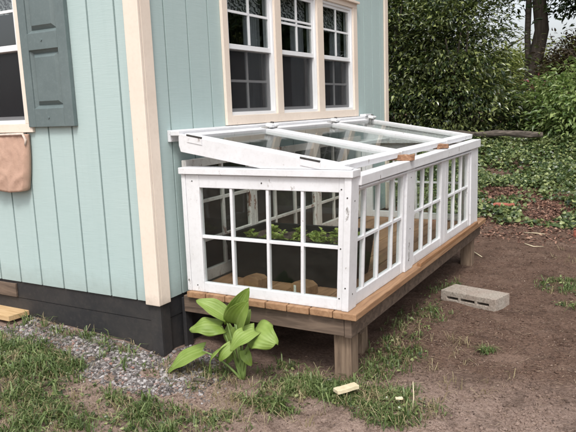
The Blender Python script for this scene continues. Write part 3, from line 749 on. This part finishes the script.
# ------------------------------------------------------------------ broad-leaved plant by the deck
HB = Vector((.512, .05, float(hgt(.512, .05)) - .01))
hosta = empty('hosta', HB, 'broad-leaved light green hosta growing in front of the deck edge', 'plant')
def hleaf(b, t, w, nrm, curl=.25, cup=.25, wave=.0, twist=0):
    b = Vector(b); t = Vector(t); ax = t - b; L_ = ax.length; ax.normalize(); nrm = Vector(nrm); side = ax.cross(nrm).normalized(); nrm = side.cross(ax).normalized()
    mb = MB(); ns, nt_ = 18, 12; mb.uv = []
    prof = lambda s: (max(0, math.sin(PI * min(1, s * .93 + .07) ** .66)) ** .62) if s < 1 else 0
    for i in range(ns + 1):
        s = i / ns; hw = w * .58 * prof(s)
        back = -.14 * L_ * (1 - s) ** 6
        for j in range(nt_ + 1):
            q = j / nt_ * 2 - 1
            p = b + ax * (L_ * s + back * abs(q)) + side * hw * q * (1 - .12 * q * q)
            p = p + nrm * (curl * L_ * (math.sin(PI * s) * .55 - .30 * s * s) + cup * hw * abs(q) ** 1.5 + wave * w * math.sin(s * 11 + (2 if q > 0 else 0)) * abs(q) ** 2 + .012 * w * math.sin(q * 16) * prof(s))
            p = p + side * twist * L_ * s * s * .3
            mb.v.append(tuple(p)); mb.uv.append((j / nt_, s))
    for i in range(ns):
        for j in range(nt_): k = i * (nt_ + 1) + j; mb.f.append((k, k + 1, k + nt_ + 2, k + nt_ + 1))
    o = mk('leaf', mb, 'hosta', hosta, smooth=True)
    sd = o.modifiers.new('thick', 'SOLIDIFY'); sd.thickness = .0012
    return o
def petiole(o, pts, r0=.008, r1=.0045):
    mb = MB(); P = [Vector(p) for p in pts]; Q = []
    for i in range(9):
        t = i / 8
        Q.append((1 - t) ** 2 * P[0] + 2 * t * (1 - t) * P[1] + t * t * P[2])
    mb.tube(Q, [r0 + (r1 - r0) * i / 8 for i in range(9)], 7)
    return mk('stalk', mb, 'stalk', o, smooth=True)
HL = [  # base, tip, width, normal, curl, cup, wave, twist
    ((.484, .045, -.062), (.615, .0, .155), .115, (.35, -1, .45), .10, .55, .02, 0),
    ((.512, .02, -.060), (.632, -.045, .098), .130, (.25, -1, .35), .16, .35, .03, 0),
    ((.436, .03, -.030), (.288, -.025, .062), .100, (-.1, -.55, .9), .10, .40, .03, 0),
    ((.418, .015, -.080), (.278, -.09, -.092), .115, (-.1, -.8, .65), .34, -.3, .10, .3),
    ((.312, -.03, -.225), (.120, -.115, -.345), .130, (-.35, -.6, .8), .14, .12, .03, 0),
    ((.455, .0, -.180), (.392, -.105, -.292), .090, (-.75, -.45, .6), .35, -.1, .05, 0),
    ((.618, .025, -.085), (.775, -.035, -.112), .165, (.1, -.8, .6), .30, -.22, .09, -.2),
    ((.640, .0, -.070), (.548, -.105, -.150), .110, (-.1, -.75, .65), .28, .1, .04, 0),
    ((.452, .07, -.100), (.425, .055, -.215), .085, (-.2, -1, .2), .2, .1, .03, 0),
    ((.500, -.02, -.170), (.440, -.06, -.25), .07, (.0, -.9, .4), .25, .1, .03, 0),
    ((.545, .03, -.205), (.600, .01, -.275), .06, (.4, -.9, .4), .3, .1, .03, 0),
    ((.520, .07, -.120), (.560, .085, .010), .075, (.1, -1, .2), .15, .5, .03, 0),
    ((.470, .05, -.245), (.420, .03, -.310), .05, (-.4, -.9, .4), .3, .1, .03, 0)]
for b, t, w, nn, cu, cp, wv, tw in HL:
    o = hleaf(b, t, w, nn, cu, cp, wv, tw); b = Vector(b)
    base = HB + Vector((random.uniform(-.018, .018), random.uniform(-.012, .012), 0))
    midp = base.lerp(b, .55) + Vector((0, -.01, .05 if b.z < -.12 else .015)) + (HB - b).cross(Vector((0, 0, 1))) * .0
    midp.x = base.x + (b.x - base.x) * .35
    petiole(o, (base, midp, b))

# ------------------------------------------------------------------ small things on the ground
cb = empty('cinder_block', (1.36, 1.73, -.36), 'grey concrete block with slots lying on bare dirt beside the deck', 'concrete block')
def CBF(u, v, w):
    a = math.radians(-16.5); x = u * math.cos(a) - v * math.sin(a); y = u * math.sin(a) + v * math.cos(a); return (1.345 + x, 1.80 + y, -.366 + w - .045 * (.2 - u) * 0 - .02 * (.2 - u))
m = MB(); Lb, Wb, Hb = .43, .20, .095
sl = [(-.165, -.075), (-.055, .055), (.075, .165)]
e = [-Lb / 2] + [x for q in sl for x in q] + [Lb / 2]; zr = [0, .036, .054, Hb]; ne = len(e)
for v in (-Wb / 2, Wb / 2):
    for w in zr:
        for u in e: m.v.append(CBF(u, v, w))
ix = lambda sd, rw, cl: sd * 4 * ne + rw * ne + cl
for rw in range(3):
    for cl in range(ne - 1):
        if rw == 1 and cl % 2 == 1:       # an open slot: four walls through the block
            for p, q in (((rw, cl), (rw, cl + 1)), ((rw, cl + 1), (rw + 1, cl + 1)), ((rw + 1, cl + 1), (rw + 1, cl)), ((rw + 1, cl), (rw, cl))):
                m.f.append((ix(0, *q), ix(0, *p), ix(1, *p), ix(1, *q))[::-1])
            continue
        m.f.append((ix(0, rw, cl), ix(0, rw, cl + 1), ix(0, rw + 1, cl + 1), ix(0, rw + 1, cl)))
        m.f.append((ix(1, rw, cl), ix(1, rw + 1, cl), ix(1, rw + 1, cl + 1), ix(1, rw, cl + 1)))
    m.f.append((ix(0, rw, 0), ix(0, rw + 1, 0), ix(1, rw + 1, 0), ix(1, rw, 0))); m.f.append((ix(0, rw, ne - 1), ix(1, rw, ne - 1), ix(1, rw + 1, ne - 1), ix(0, rw + 1, ne - 1)))
for cl in range(ne - 1):
    m.f.append((ix(0, 0, cl), ix(1, 0, cl), ix(1, 0, cl + 1), ix(0, 0, cl + 1))); m.f.append((ix(0, 3, cl), ix(0, 3, cl + 1), ix(1, 3, cl + 1), ix(1, 3, cl)))
mk('block_shell', m, 'concrete', cb, bevel=.004)
def ongr(x, y, d=0): return float(hgt(x, y)) + d
chunk('wood_scrap', (1.135, .045, ongr(1.135, .045, .060)), (.125, .045, .02), 1.0, 'scrap', 'small pale wood offcut lying in grass in front of the deck post', 'wood scrap', .002)
chunk('wood_chip', (1.40, .07, ongr(1.40, .07, .05)), (.034, .018, .010), .6, 'scrap', 'tiny pale wood chip in the grass right of the larger offcut', 'wood chip', .002)
chunk('brick', (.80, 5.66, ongr(.80, 5.66, .025)), (.25, .11, .06), .2, 'brick', 'broken red brick lying at the edge of the ivy', 'brick', .008)
chunk('brick', (1.86, 4.35, ongr(1.86, 4.35, .03)), (.2, .11, .07), -.6, 'brick', 'dusty red brick at the right edge of the dirt', 'brick', .01)
pk = MB(); pa = math.radians(24)
def PKF(u, v, w): return (-1.165 + u * math.cos(pa) - v * math.sin(pa) * 0 + v * .10, -.015 + v + u * math.sin(pa) * .0, -.232 + w + .012 * u * 0)
pk.fbox(PKF, -1.1, 0, -.115, .105, 0, .034)
mk('plank', pk, 'plank', None, label='short pale pine plank lying on the gravel against the black skirting', cat='plank', bevel=.002)
def twig(pts, r, label, mat='log', name='twig'):
    P = [(x, y, ongr(x, y, d)) for x, y, d in pts]
    return mk(name, MB().tube(P, [r, r * .9, r * .5] if len(P) == 3 else r, 6, wob=.1), mat, None, label=label, cat='twig', smooth=True)
twig([(.92, 3.35, .012), (1.02, 3.22, .016), (1.10, 3.12, .006)], .007, 'pale bare stick on dark soil past the far deck post', 'scrap')
twig([(1.26, 4.35, .01), (1.40, 4.30, .016), (1.52, 4.33, .003)], .006, 'thin pale twig on dark soil short of the ivy', 'scrap')
twig([(1.36, 3.8, .01), (1.45, 3.76, .012), (1.53, 3.83, .003)], .005, 'short pale twig on dark soil beyond the concrete block', 'scrap')
twig([(1.47, .05, .0), (1.475, .06, .08), (1.47, .065, .155)], .0035, 'dry straw stalk standing upright in the front grass', 'scrap', 'dry_stalk')
twig([(.30, -.12, .012), (.36, -.10, .02), (.42, -.10, .012)], .011, 'dark bark stick lying left of the hosta base', 'bark')
# fallen rail at the top of the bank
lg = MB(); pts = [(-1.95 + 2.75 * i / 14, 8.93 + .03 * math.sin(i * .9), .470 + .05 * (1 - i / 14) + .014 * math.sin(i * 1.3)) for i in range(15)]
lg.tube(pts, [.052 + .008 * math.sin(i * 2.1) + .004 * math.sin(i * 5.3) for i in range(15)], 12, wob=.12)
mk('fallen_log', lg, 'log', None, label='long grey fallen log lying level along the top of the ivy bank', cat='log')

# ------------------------------------------------------------------ scattered stuff
def scatter_pts(n, blobs):
    """blobs: (x, y, rx, ry, weight)"""
    w = np.array([b[4] for b in blobs], float); w /= w.sum(); idx = rng.choice(len(blobs), n, p=w)
    B = np.array(blobs)[idx]; a = rng.uniform(0, 2 * PI, n); r = np.sqrt(rng.uniform(0, 1, n)) * (1 + rng.normal(0, .24, n))
    return B[:, 0] + B[:, 2] * r * np.cos(a), B[:, 1] + B[:, 3] * r * np.sin(a)
def pnoise(x, y, s, z=0.0):
    return np.array([mnoise.noise((a * s, b * s, z)) for a, b in zip(x, y)])
def blocked(x, y):
    return ((x < .02) & (y > -.005) & (y < HY)) | ((x > .98) & (x < 1.09) & (y > .22) & (y < .33)) | ((x > 1.12) & (x < 1.58) & (y > 1.66) & (y < 1.95)) | ((x < -1.1) & (y > -.16))
def blades(name, n, blobs, lo, hi, mat, wid=.0045, thr=-.12, s=5.5, tuft=5, lean=.55, zs=0.0):
    m = n // tuft; x, y = scatter_pts(m, blobs); k = pnoise(x, y, s, zs) > thr; x = x[k]; y = y[k]
    x = np.repeat(x, tuft) + rng.normal(0, .012, len(x) * tuft); y = np.repeat(y, tuft) + rng.normal(0, .012, len(y) * tuft)
    k = ~blocked(x, y); x = x[k]; y = y[k]; n = len(x)
    L = rng.uniform(lo, hi, n); a = rng.uniform(0, 2 * PI, n); d = np.stack([np.cos(a), np.sin(a), np.zeros(n)], 1); sd = np.stack([-np.sin(a), np.cos(a), np.zeros(n)], 1)
    ln = rng.uniform(.1, 1.0, n) * lean * 1.6; P = np.stack([x, y, hgt(x, y) - .004], 1); up = np.array([0, 0, 1.])
    w = wid * rng.uniform(.6, 1.3, n)[:, None]; L = L[:, None]; ln = ln[:, None]
    v = np.empty((n, 5, 3)); p1 = P + (up * .62 + d * ln * .30) * L; p2 = P + (up * np.clip(.95 - ln * .45, .15, 1) + d * ln * .95) * L
    v[:, 0] = P - sd * w * .5; v[:, 1] = P + sd * w * .5; v[:, 2] = p1 + sd * w * .4; v[:, 3] = p1 - sd * w * .4; v[:, 4] = p2
    F = np.array([[0, 1, 2], [0, 2, 3], [3, 2, 4]])
    np_obj(name, v.reshape(-1, 3), (F[None] + (np.arange(n) * 5)[:, None, None]).reshape(-1, 3), mat, kind='stuff')
lawn = [(-1.0, -.42, .5, .17, 3.2), (-.62, -.50, .40, .17, 3), (-.35, -.72, .42, .22, 3), (-.45, -.38, .2, .08, .9), (.30, -.52, .30, .13, 1.5), (.60, -.38, .18, .08, .6), (.02, -.84, .5, .14, 1.6),
        (1.34, .06, .19, .16, 2.2), (1.06, .10, .18, .12, 1.7), (.86, .05, .16, .12, 1.2), (.78, -.17, .16, .05, .6), (1.16, .60, .13, .34, .9), (1.10, 1.25, .14, .5, .6), (1.07, 2.0, .12, .4, .3),
        (.74, .20, .28, .12, .5), (1.90, 2.42, .22, .22, .6), (1.62, .94, .035, .03, .10), (2.05, 1.95, .2, .1, .15), (.1, -.12, .35, .13, .18), (-.35, -.07, .3, .06, .22), (-.9, -.10, .3, .09, .3), (.35, .02, .2, .1, .2)]
blades('grass', 22000, lawn, .018, .066, 'grass', .0056, -.02, s=6.5, lean=1.0)
blades('weed_grass', 4600, lawn, .04, .11, 'grass', .0078, .05, s=9, tuft=8, lean=1.25, zs=7.0)
blades('dry_grass', 4800, lawn + [(.5, -.1, .5, .2, 3), (1.5, .6, .3, .5, .9), (1.95, 3.3, .3, .5, .5)], .02, .09, 'drygrass', .0032, -.4, lean=1.3, zs=4.0)
# gravel
def ico():
    t = (1 + 5 ** .5) / 2; v = np.array([(-1, t, 0), (1, t, 0), (-1, -t, 0), (1, -t, 0), (0, -1, t), (0, 1, t), (0, -1, -t), (0, 1, -t), (t, 0, -1), (t, 0, 1), (-t, 0, -1), (-t, 0, 1)], float) / math.hypot(1, t)
    f = np.array([(0, 11, 5), (0, 5, 1), (0, 1, 7), (0, 7, 10), (0, 10, 11), (1, 5, 9), (5, 11, 4), (11, 10, 2), (10, 7, 6), (7, 1, 8), (3, 9, 4), (3, 4, 2), (3, 2, 6), (3, 6, 8), (3, 8, 9), (4, 9, 5), (2, 4, 11), (6, 2, 10), (8, 6, 7), (9, 8, 1)])
    return v, f
IV, IF = ico()
def stones(name, n, blobs, r0, r1, mat, thr=-.5, s=5, **kw):
    x, y = scatter_pts(n, blobs); k = (pnoise(x, y, s, 9.) > thr) & ~blocked(x, y); x = x[k]; y = y[k]; n = len(x)
    r = rng.uniform(r0, r1, n) * rng.uniform(.6, 1.2, n); z = hgt(x, y) + r * rng.uniform(-.45, .45, n)
    sc = rng.uniform(.6, 1.25, (n, 1, 3)) * np.array([1, 1, .7]); v = IV[None] * sc * rng.uniform(.75, 1.2, (n, 12, 1)) * r[:, None, None]
    a = rng.uniform(0, 2 * PI, n); c, s_ = np.cos(a)[:, None], np.sin(a)[:, None]
    v = np.stack([v[:, :, 0] * c - v[:, :, 1] * s_, v[:, :, 0] * s_ + v[:, :, 1] * c, v[:, :, 2]], -1) + np.stack([x, y, z], 1)[:, None]
    np_obj(name, v.reshape(-1, 3), (IF[None] + (np.arange(n) * 12)[:, None, None]).reshape(-1, 3), mat, kind='stuff', **kw)
stones('gravel', 15000, [(-.36, -.15, .50, .14, 3), (-.08, -.20, .36, .17, 3.2), (-.95, -.14, .50, .14, 2.0), (-.5, -.05, .6, .06, 1.2), (.12, -.10, .32, .22, 1.6), (.12, .12, .14, .1, .5), (-.2, -.32, .35, .08, .7), (1.03, .19, .13, .06, .35)], .0035, .0135, 'gravel', -.42, 8)
stones('dirt_crumbs', 9000, [(1.7, .6, .8, 1.0, 3), (1.6, 2.6, .7, 1.6, 2.4), (.6, -.3, .9, .4, 2), (1.9, .2, .6, .3, 1)], .0012, .004, 'litter')
stones('soil_clods', 16000, [(1.7, .6, .8, 1.0, 4), (1.6, 2.6, .8, 1.8, 3), (.6, -.3, .9, .4, 2.4), (1.9, .2, .6, .3, 1), (-.4, -.15, .9, .25, 2)], .003, .012, 'dirt', -.15, 6)
# litter flakes
def flakes(name, n, blobs, l0, l1, mat, lift=.006, tilt=.35):
    x, y = scatter_pts(n, blobs); k = ~blocked(x, y); x = x[k]; y = y[k]; n = len(x)
    A = rng.normal(size=(n, 3)); A[:, 2] *= .25; Nn = np.array([0, 0, 1.]) + rng.normal(0, tilt, (n, 3)); L = rng.uniform(l0, l1, n)
    v, f = leaves(np.stack([x, y, hgt(x, y) + rng.uniform(.001, lift, n)], 1), A, Nn, L, L * rng.uniform(.25, .6, n), .15, .15)
    np_obj(name, v, f, mat, kind='stuff')
flakes('litter', 12000, [(1.7, .6, .8, 1.0, 4), (1.6, 2.8, .9, 1.8, 5), (.5, -.35, 1.2, .5, 3), (1.25, 1.0, .3, .9, 1), (-.6, -.12, .7, .12, 1.0)], .004, .016, 'litter', .008, .5)
xn, yn = scatter_pts(5200, [(1.7, .6, .8, 1.0, 4), (1.6, 2.8, .9, 1.8, 4), (.5, -.35, 1.2, .5, 2.4), (-.5, -.15, .8, .2, 1.0)])
kk = ~blocked(xn, yn); xn = xn[kk]; yn = yn[kk]; Ln = rng.uniform(.015, .06, len(xn)); An = rng.normal(size=(len(xn), 3)); An[:, 2] *= .08
v, f = leaves(np.stack([xn, yn, hgt(xn, yn) + rng.uniform(.001, .006, len(xn))], 1), An, np.array([0, 0, 1.]) + rng.normal(0, .2, (len(xn), 3)), Ln, np.full(len(xn), .0022), .05, .3)
np_obj('dry_needles', v, f, 'needle', kind='stuff')
xn, yn = scatter_pts(3600, lawn); kk = ~blocked(xn, yn); xn = xn[kk]; yn = yn[kk]; m_ = len(xn); Ln = rng.uniform(.010, .028, m_)
An = rng.normal(size=(m_, 3)); An[:, 2] = rng.uniform(-.1, .4, m_)
v, f = leaves(np.stack([xn, yn, hgt(xn, yn) + rng.uniform(.004, .022, m_)], 1), An, np.array([0, 0, 1.]) + rng.normal(0, .4, (m_, 3)), Ln, Ln * rng.uniform(.6, .95, m_), .2, .15)
np_obj('low_weeds', v, f, 'ivy', kind='stuff')
flakes('leaf_litter', 15000, [(.75, 6.3, .9, .7, 3), (1.9, 5.6, .7, .6, 2), (.9, 5.1, 1.4, .4, 1.0), (-.5, 6.5, 1.5, 1.4, 1), (3.5, 6, 1.6, 1, .6), (1.2, 4.4, .9, .5, .5)], .018, .055, 'mulch', .02, .6)
# ivy on the bank
n = 78000; x = rng.uniform(-3.2, 5.0, n); y = 4.75 + 4.6 * rng.uniform(0, 1, n) ** .9
nz = pnoise(x, y, 1.1, 2.) + .5 * pnoise(x, y, 3.5, 3.)
keep = nz + .5 * np.clip((y - 4.85) / 1.4, 0, 1) > .10 + .25 * rng.uniform(-1, 1, n)
for bx, by, rx, ry in ((.66, 6.40, .45, .42), (1.95, 5.72, .30, .34), (.82, 5.62, .25, .12)): keep &= (((x - bx) / rx) ** 2 + ((y - by) / ry) ** 2 + 1.3 * pnoise(x, y, 5, 5.) + .5 * rng.uniform(-1, 1, n)) > .9
keep &= (y < 9.25); x = x[keep]; y = y[keep]; n = len(x)
P = np.stack([x, y, hgt(x, y) + rng.uniform(.015, .13, n) * (.7 + .5 * np.sin(x * 3.3) * np.sin(y * 4.1))], 1)
a = rng.uniform(0, 2 * PI, n); A = np.stack([np.cos(a), np.sin(a) - .35, -.2 + rng.normal(0, .2, n)], 1)
v, f = leaves(P, A, np.array([0, -.25, 1.]) + rng.normal(0, .5, (n, 3)), rng.uniform(.035, .08, n), rng.uniform(.032, .066, n), .2, .12)
np_obj('ivy', v, f, 'ivy', kind='stuff')

# ------------------------------------------------------------------ shrubs and trees beyond the yard
def shrub(name, C, R, ns, per, size, mat, label, cat='shrub', stems=5, extra=None, **kw):
    gz = ongr(C[0], C[1])
    e = empty(name, (C[0], C[1], gz), label, cat)
    sp = [sprays(C, R, ns, per, size, **kw)] + (extra or [])
    crown('foliage', sp, mat, e)
    mb = MB()
    for i in range(stems):
        a = random.uniform(0, 2 * PI); b = Vector((C[0] + .15 * math.cos(a), C[1] + .15 * math.sin(a), gz - .05)); t = Vector((C[0] + R[0] * .6 * math.cos(a), C[1] + R[1] * .6 * math.sin(a), C[2] + R[2] * random.uniform(.2, .6)))
        mb.tube([b, b.lerp(t, .5) + Vector((random.uniform(-.1, .1), random.uniform(-.1, .1), .1)), t], [.045, .032, .012], 7)
    mk('stem', mb, 'bark', e, smooth=True)
    return e
KW = dict(flat=.13, srad=.32, lumps=.42, up=.8, shell=(.42, 1.05))
shrub('evergreen_shrub', (-2.55, 10.3, 2.1), (1.45, 1.2, 2.3), 430, 56, .100, 'bush', 'tall dark evergreen shrub rising beside the far corner of the house', **KW)
shrub('evergreen_shrub', (-1.05, 10.1, 1.75), (1.0, 1.0, 2.2), 390, 56, .100, 'bush2', 'dense leafy evergreen shrub behind the log, left of the bare trunk', **KW)
shrub('evergreen_shrub', (.12, 10.7, .72), (.55, .7, .62), 150, 44, .09, 'bush2', 'lower rounded evergreen shrub directly in front of the bare trunk', **KW)
shrub('evergreen_shrub', (-2.5, 11.6, 4.0), (1.7, 1.3, 1.9), 480, 46, .105, 'bush', 'high dark evergreen top behind the nearer shrubs at the picture top', **KW)
shrub('bright_shrub', (1.42, 9.75, .95), (.86, .6, .66), 230, 36, .10, 'bright', 'bright light green shrub behind the right end of the log', stems=4, up=.7, flat=.2)
shrub('maple_shrub', (1.45, 11.9, 1.62), (1.0, .9, .85), 300, 45, .085, 'red', 'low dark red-brown maple with drooping foliage right of the trunk', lumps=.1, flat=.5)
np_p = sprays((.62, 10.2, 1.30), (.22, .2, .12), 5, 20, .07, shell=(.2, 1))
crown('pink_shrub', [np_p], 'flower', label='small patch of dull pink foliage just right of the bare trunk', cat='shrub')
# the bare trunk and its thin crown
tz = ongr(.17, 13)
tr = empty('tall_tree', (.17, 13, tz), 'tall tree with a thick bare grey trunk behind the shrubs', 'tree')
mk('trunk', limb_mb((.02, 13, tz), (.22, 13.1, 6.6), .19, 9, 9, 1.6), 'bark', tr, smooth=True)
mk('trunk', limb_mb((-.13, 13.05, tz), (-.16, 13.3, 6.2), .085, 9, 4, 1.1), 'log', tr, smooth=True)  # added paler stem, standing in for the lit left side of the trunk
crown('crown', [sprays((.2, 13, 5.6), (2.6, 2.0, 1.9), 360, 34, .13, shell=(.3, 1.0), srad=.35, bottom=-1), sprays((-.6, 13.4, 3.6), (.8, .8, .5), 24, 22, .12, shell=(.2, 1), srad=.22, bottom=-1), sprays((.2, 14.5, 4.0), (1.6, .7, .75), 46, 22, .12, shell=(.1, 1), srad=.2, bottom=-1), sprays((.85, 13.0, 3.45), (.75, .8, .6), 56, 22, .12, shell=(.2, 1), srad=.22, bottom=-1)], 'crown', tr)
def tree(x, y, h, r, mat, label, ns=260, size=.2, name='tree', cz=None, rz=None, tr_=.16, shell=(.5, 1.03)):
    z = ongr(x, y); e = empty(name, (x, y, z), label, 'tree', 'trees beyond the yard')
    mk('trunk', limb_mb((x, y, z), (x + random.uniform(-.3, .3), y, z + h * .8), tr_, 7, 7, r * .7), 'bark', e, smooth=True)
    crown('crown', [sprays((x, y, cz or z + h * .62), (r, r, rz or h * .42), ns, 36, size, srad=.45, shell=shell)], mat, e)
    return e
tree(2.35, 12.6, 5.5, 1.35, 'crown', 'dark tree at the right edge behind the bright shrub', 330, .13, cz=3.9, rz=1.7)
tree(-2.6, 23, 2.6, 1.9, 'lit', 'low sunlit yellow-green tree seen past the left side of the trunk', 320, .15, cz=1.85, rz=1.35)
tree(.9, 22, 2.4, 1.4, 'lit', 'low sunlit yellow-green tree seen past the right side of the trunk', 260, .15, cz=1.85, rz=1.25)
tree(4.6, 10.2, 6.5, 1.9, 'crown', 'dark broadleaf tree standing just outside the right edge', 330, .18)
tree(7.4, 14.5, 7.5, 2.4, 'bush2', 'leafy tree mirrored in the left house window', 330, .22)
tree(10.2, 19.5, 8, 2.8, 'crown', 'leafy tree mirrored in the middle house window', 330, .25)
tree(8.5, 7.5, 7, 2.3, 'crown', 'leafy tree at the far right side of the yard', 300, .22)
# far wood as one mass
sp = []
for i in range(46):
    a = math.radians(-62 + 150 * i / 45 + random.uniform(-2, 2)); d = random.uniform(27, 33); x, y = d * math.sin(a), d * math.cos(a)
    hh = 1.5 if -12 < math.degrees(a) < 9 else random.uniform(4.5, 6.5)
    sp.append(sprays((x, y, .8 + hh * .5), (2.2, 1.6, hh * .55), 46, 34, .34, shell=(.4, 1.03), srad=.6))
crown('distant_wood', sp, 'crown', kind='stuff')

# ------------------------------------------------------------------ camera, light, world
P_ = (2.37208, -2.61624, 1.06301); yaw, pit, rol, foc = .522255, -.169048, -.03776, 629.774
fwd = Vector((-math.sin(yaw) * math.cos(pit), math.cos(yaw) * math.cos(pit), math.sin(pit)))
rt = Vector((math.cos(yaw), math.sin(yaw), 0)); upv = rt.cross(fwd)
r2 = rt * math.cos(rol) + upv * math.sin(rol); u2 = -rt * math.sin(rol) + upv * math.cos(rol)
cam = bpy.data.cameras.new('camera'); co = bpy.data.objects.new('camera', cam); COL.objects.link(co)
co.matrix_world = Matrix(((r2.x, u2.x, -fwd.x, P_[0]), (r2.y, u2.y, -fwd.y, P_[1]), (r2.z, u2.z, -fwd.z, P_[2]), (0, 0, 0, 1)))
cam.sensor_fit = 'HORIZONTAL'; cam.sensor_width = 36; cam.lens = foc / 576 * 36; cam.clip_end = 1000; cam.clip_start = .05
SC.camera = co

sdir = Vector((.34, -.72, 1.15)).normalized()
sun = bpy.data.lights.new('sun', 'SUN'); sun.energy = 1.2; sun.angle = math.radians(12); sun.color = (1, .96, .90)
so = bpy.data.objects.new('sun', sun); COL.objects.link(so); so.rotation_euler = sdir.to_track_quat('Z', 'Y').to_euler(); so.location = (0, -5, 8)
w = bpy.data.worlds.new('World'); SC.world = w; w.use_nodes = True; nt = w.node_tree; nt.nodes.clear()
k = N(nt); sky = k.n('ShaderNodeTexSky', sky_type='NISHITA'); sky.sun_disc = False
sky.sun_elevation = math.asin(sdir.z); sky.sun_rotation = math.atan2(sdir.x, sdir.y)
sky.air_density = 1.0; sky.dust_density = 4.0; sky.ozone_density = 1.0
hs = k.n('ShaderNodeHueSaturation'); hs.inputs['Saturation'].default_value = .28; k.l(sky.outputs[0], hs.inputs['Color'])
bg = k.n('ShaderNodeBackground'); bg.inputs[1].default_value = .15; k.l(hs.outputs[0], bg.inputs[0])
ou = k.n('ShaderNodeOutputWorld'); k.l(bg.outputs[0], ou.inputs[0])
vs = SC.view_settings; vs.view_transform = 'Standard'; vs.look = 'None'; vs.gamma = 1; vs.use_curve_mapping = False; vs.exposure = .68
SC.cycles.max_bounces = 10; SC.cycles.transparent_max_bounces = 24; SC.cycles.caustics_reflective = False; SC.cycles.caustics_refractive = False
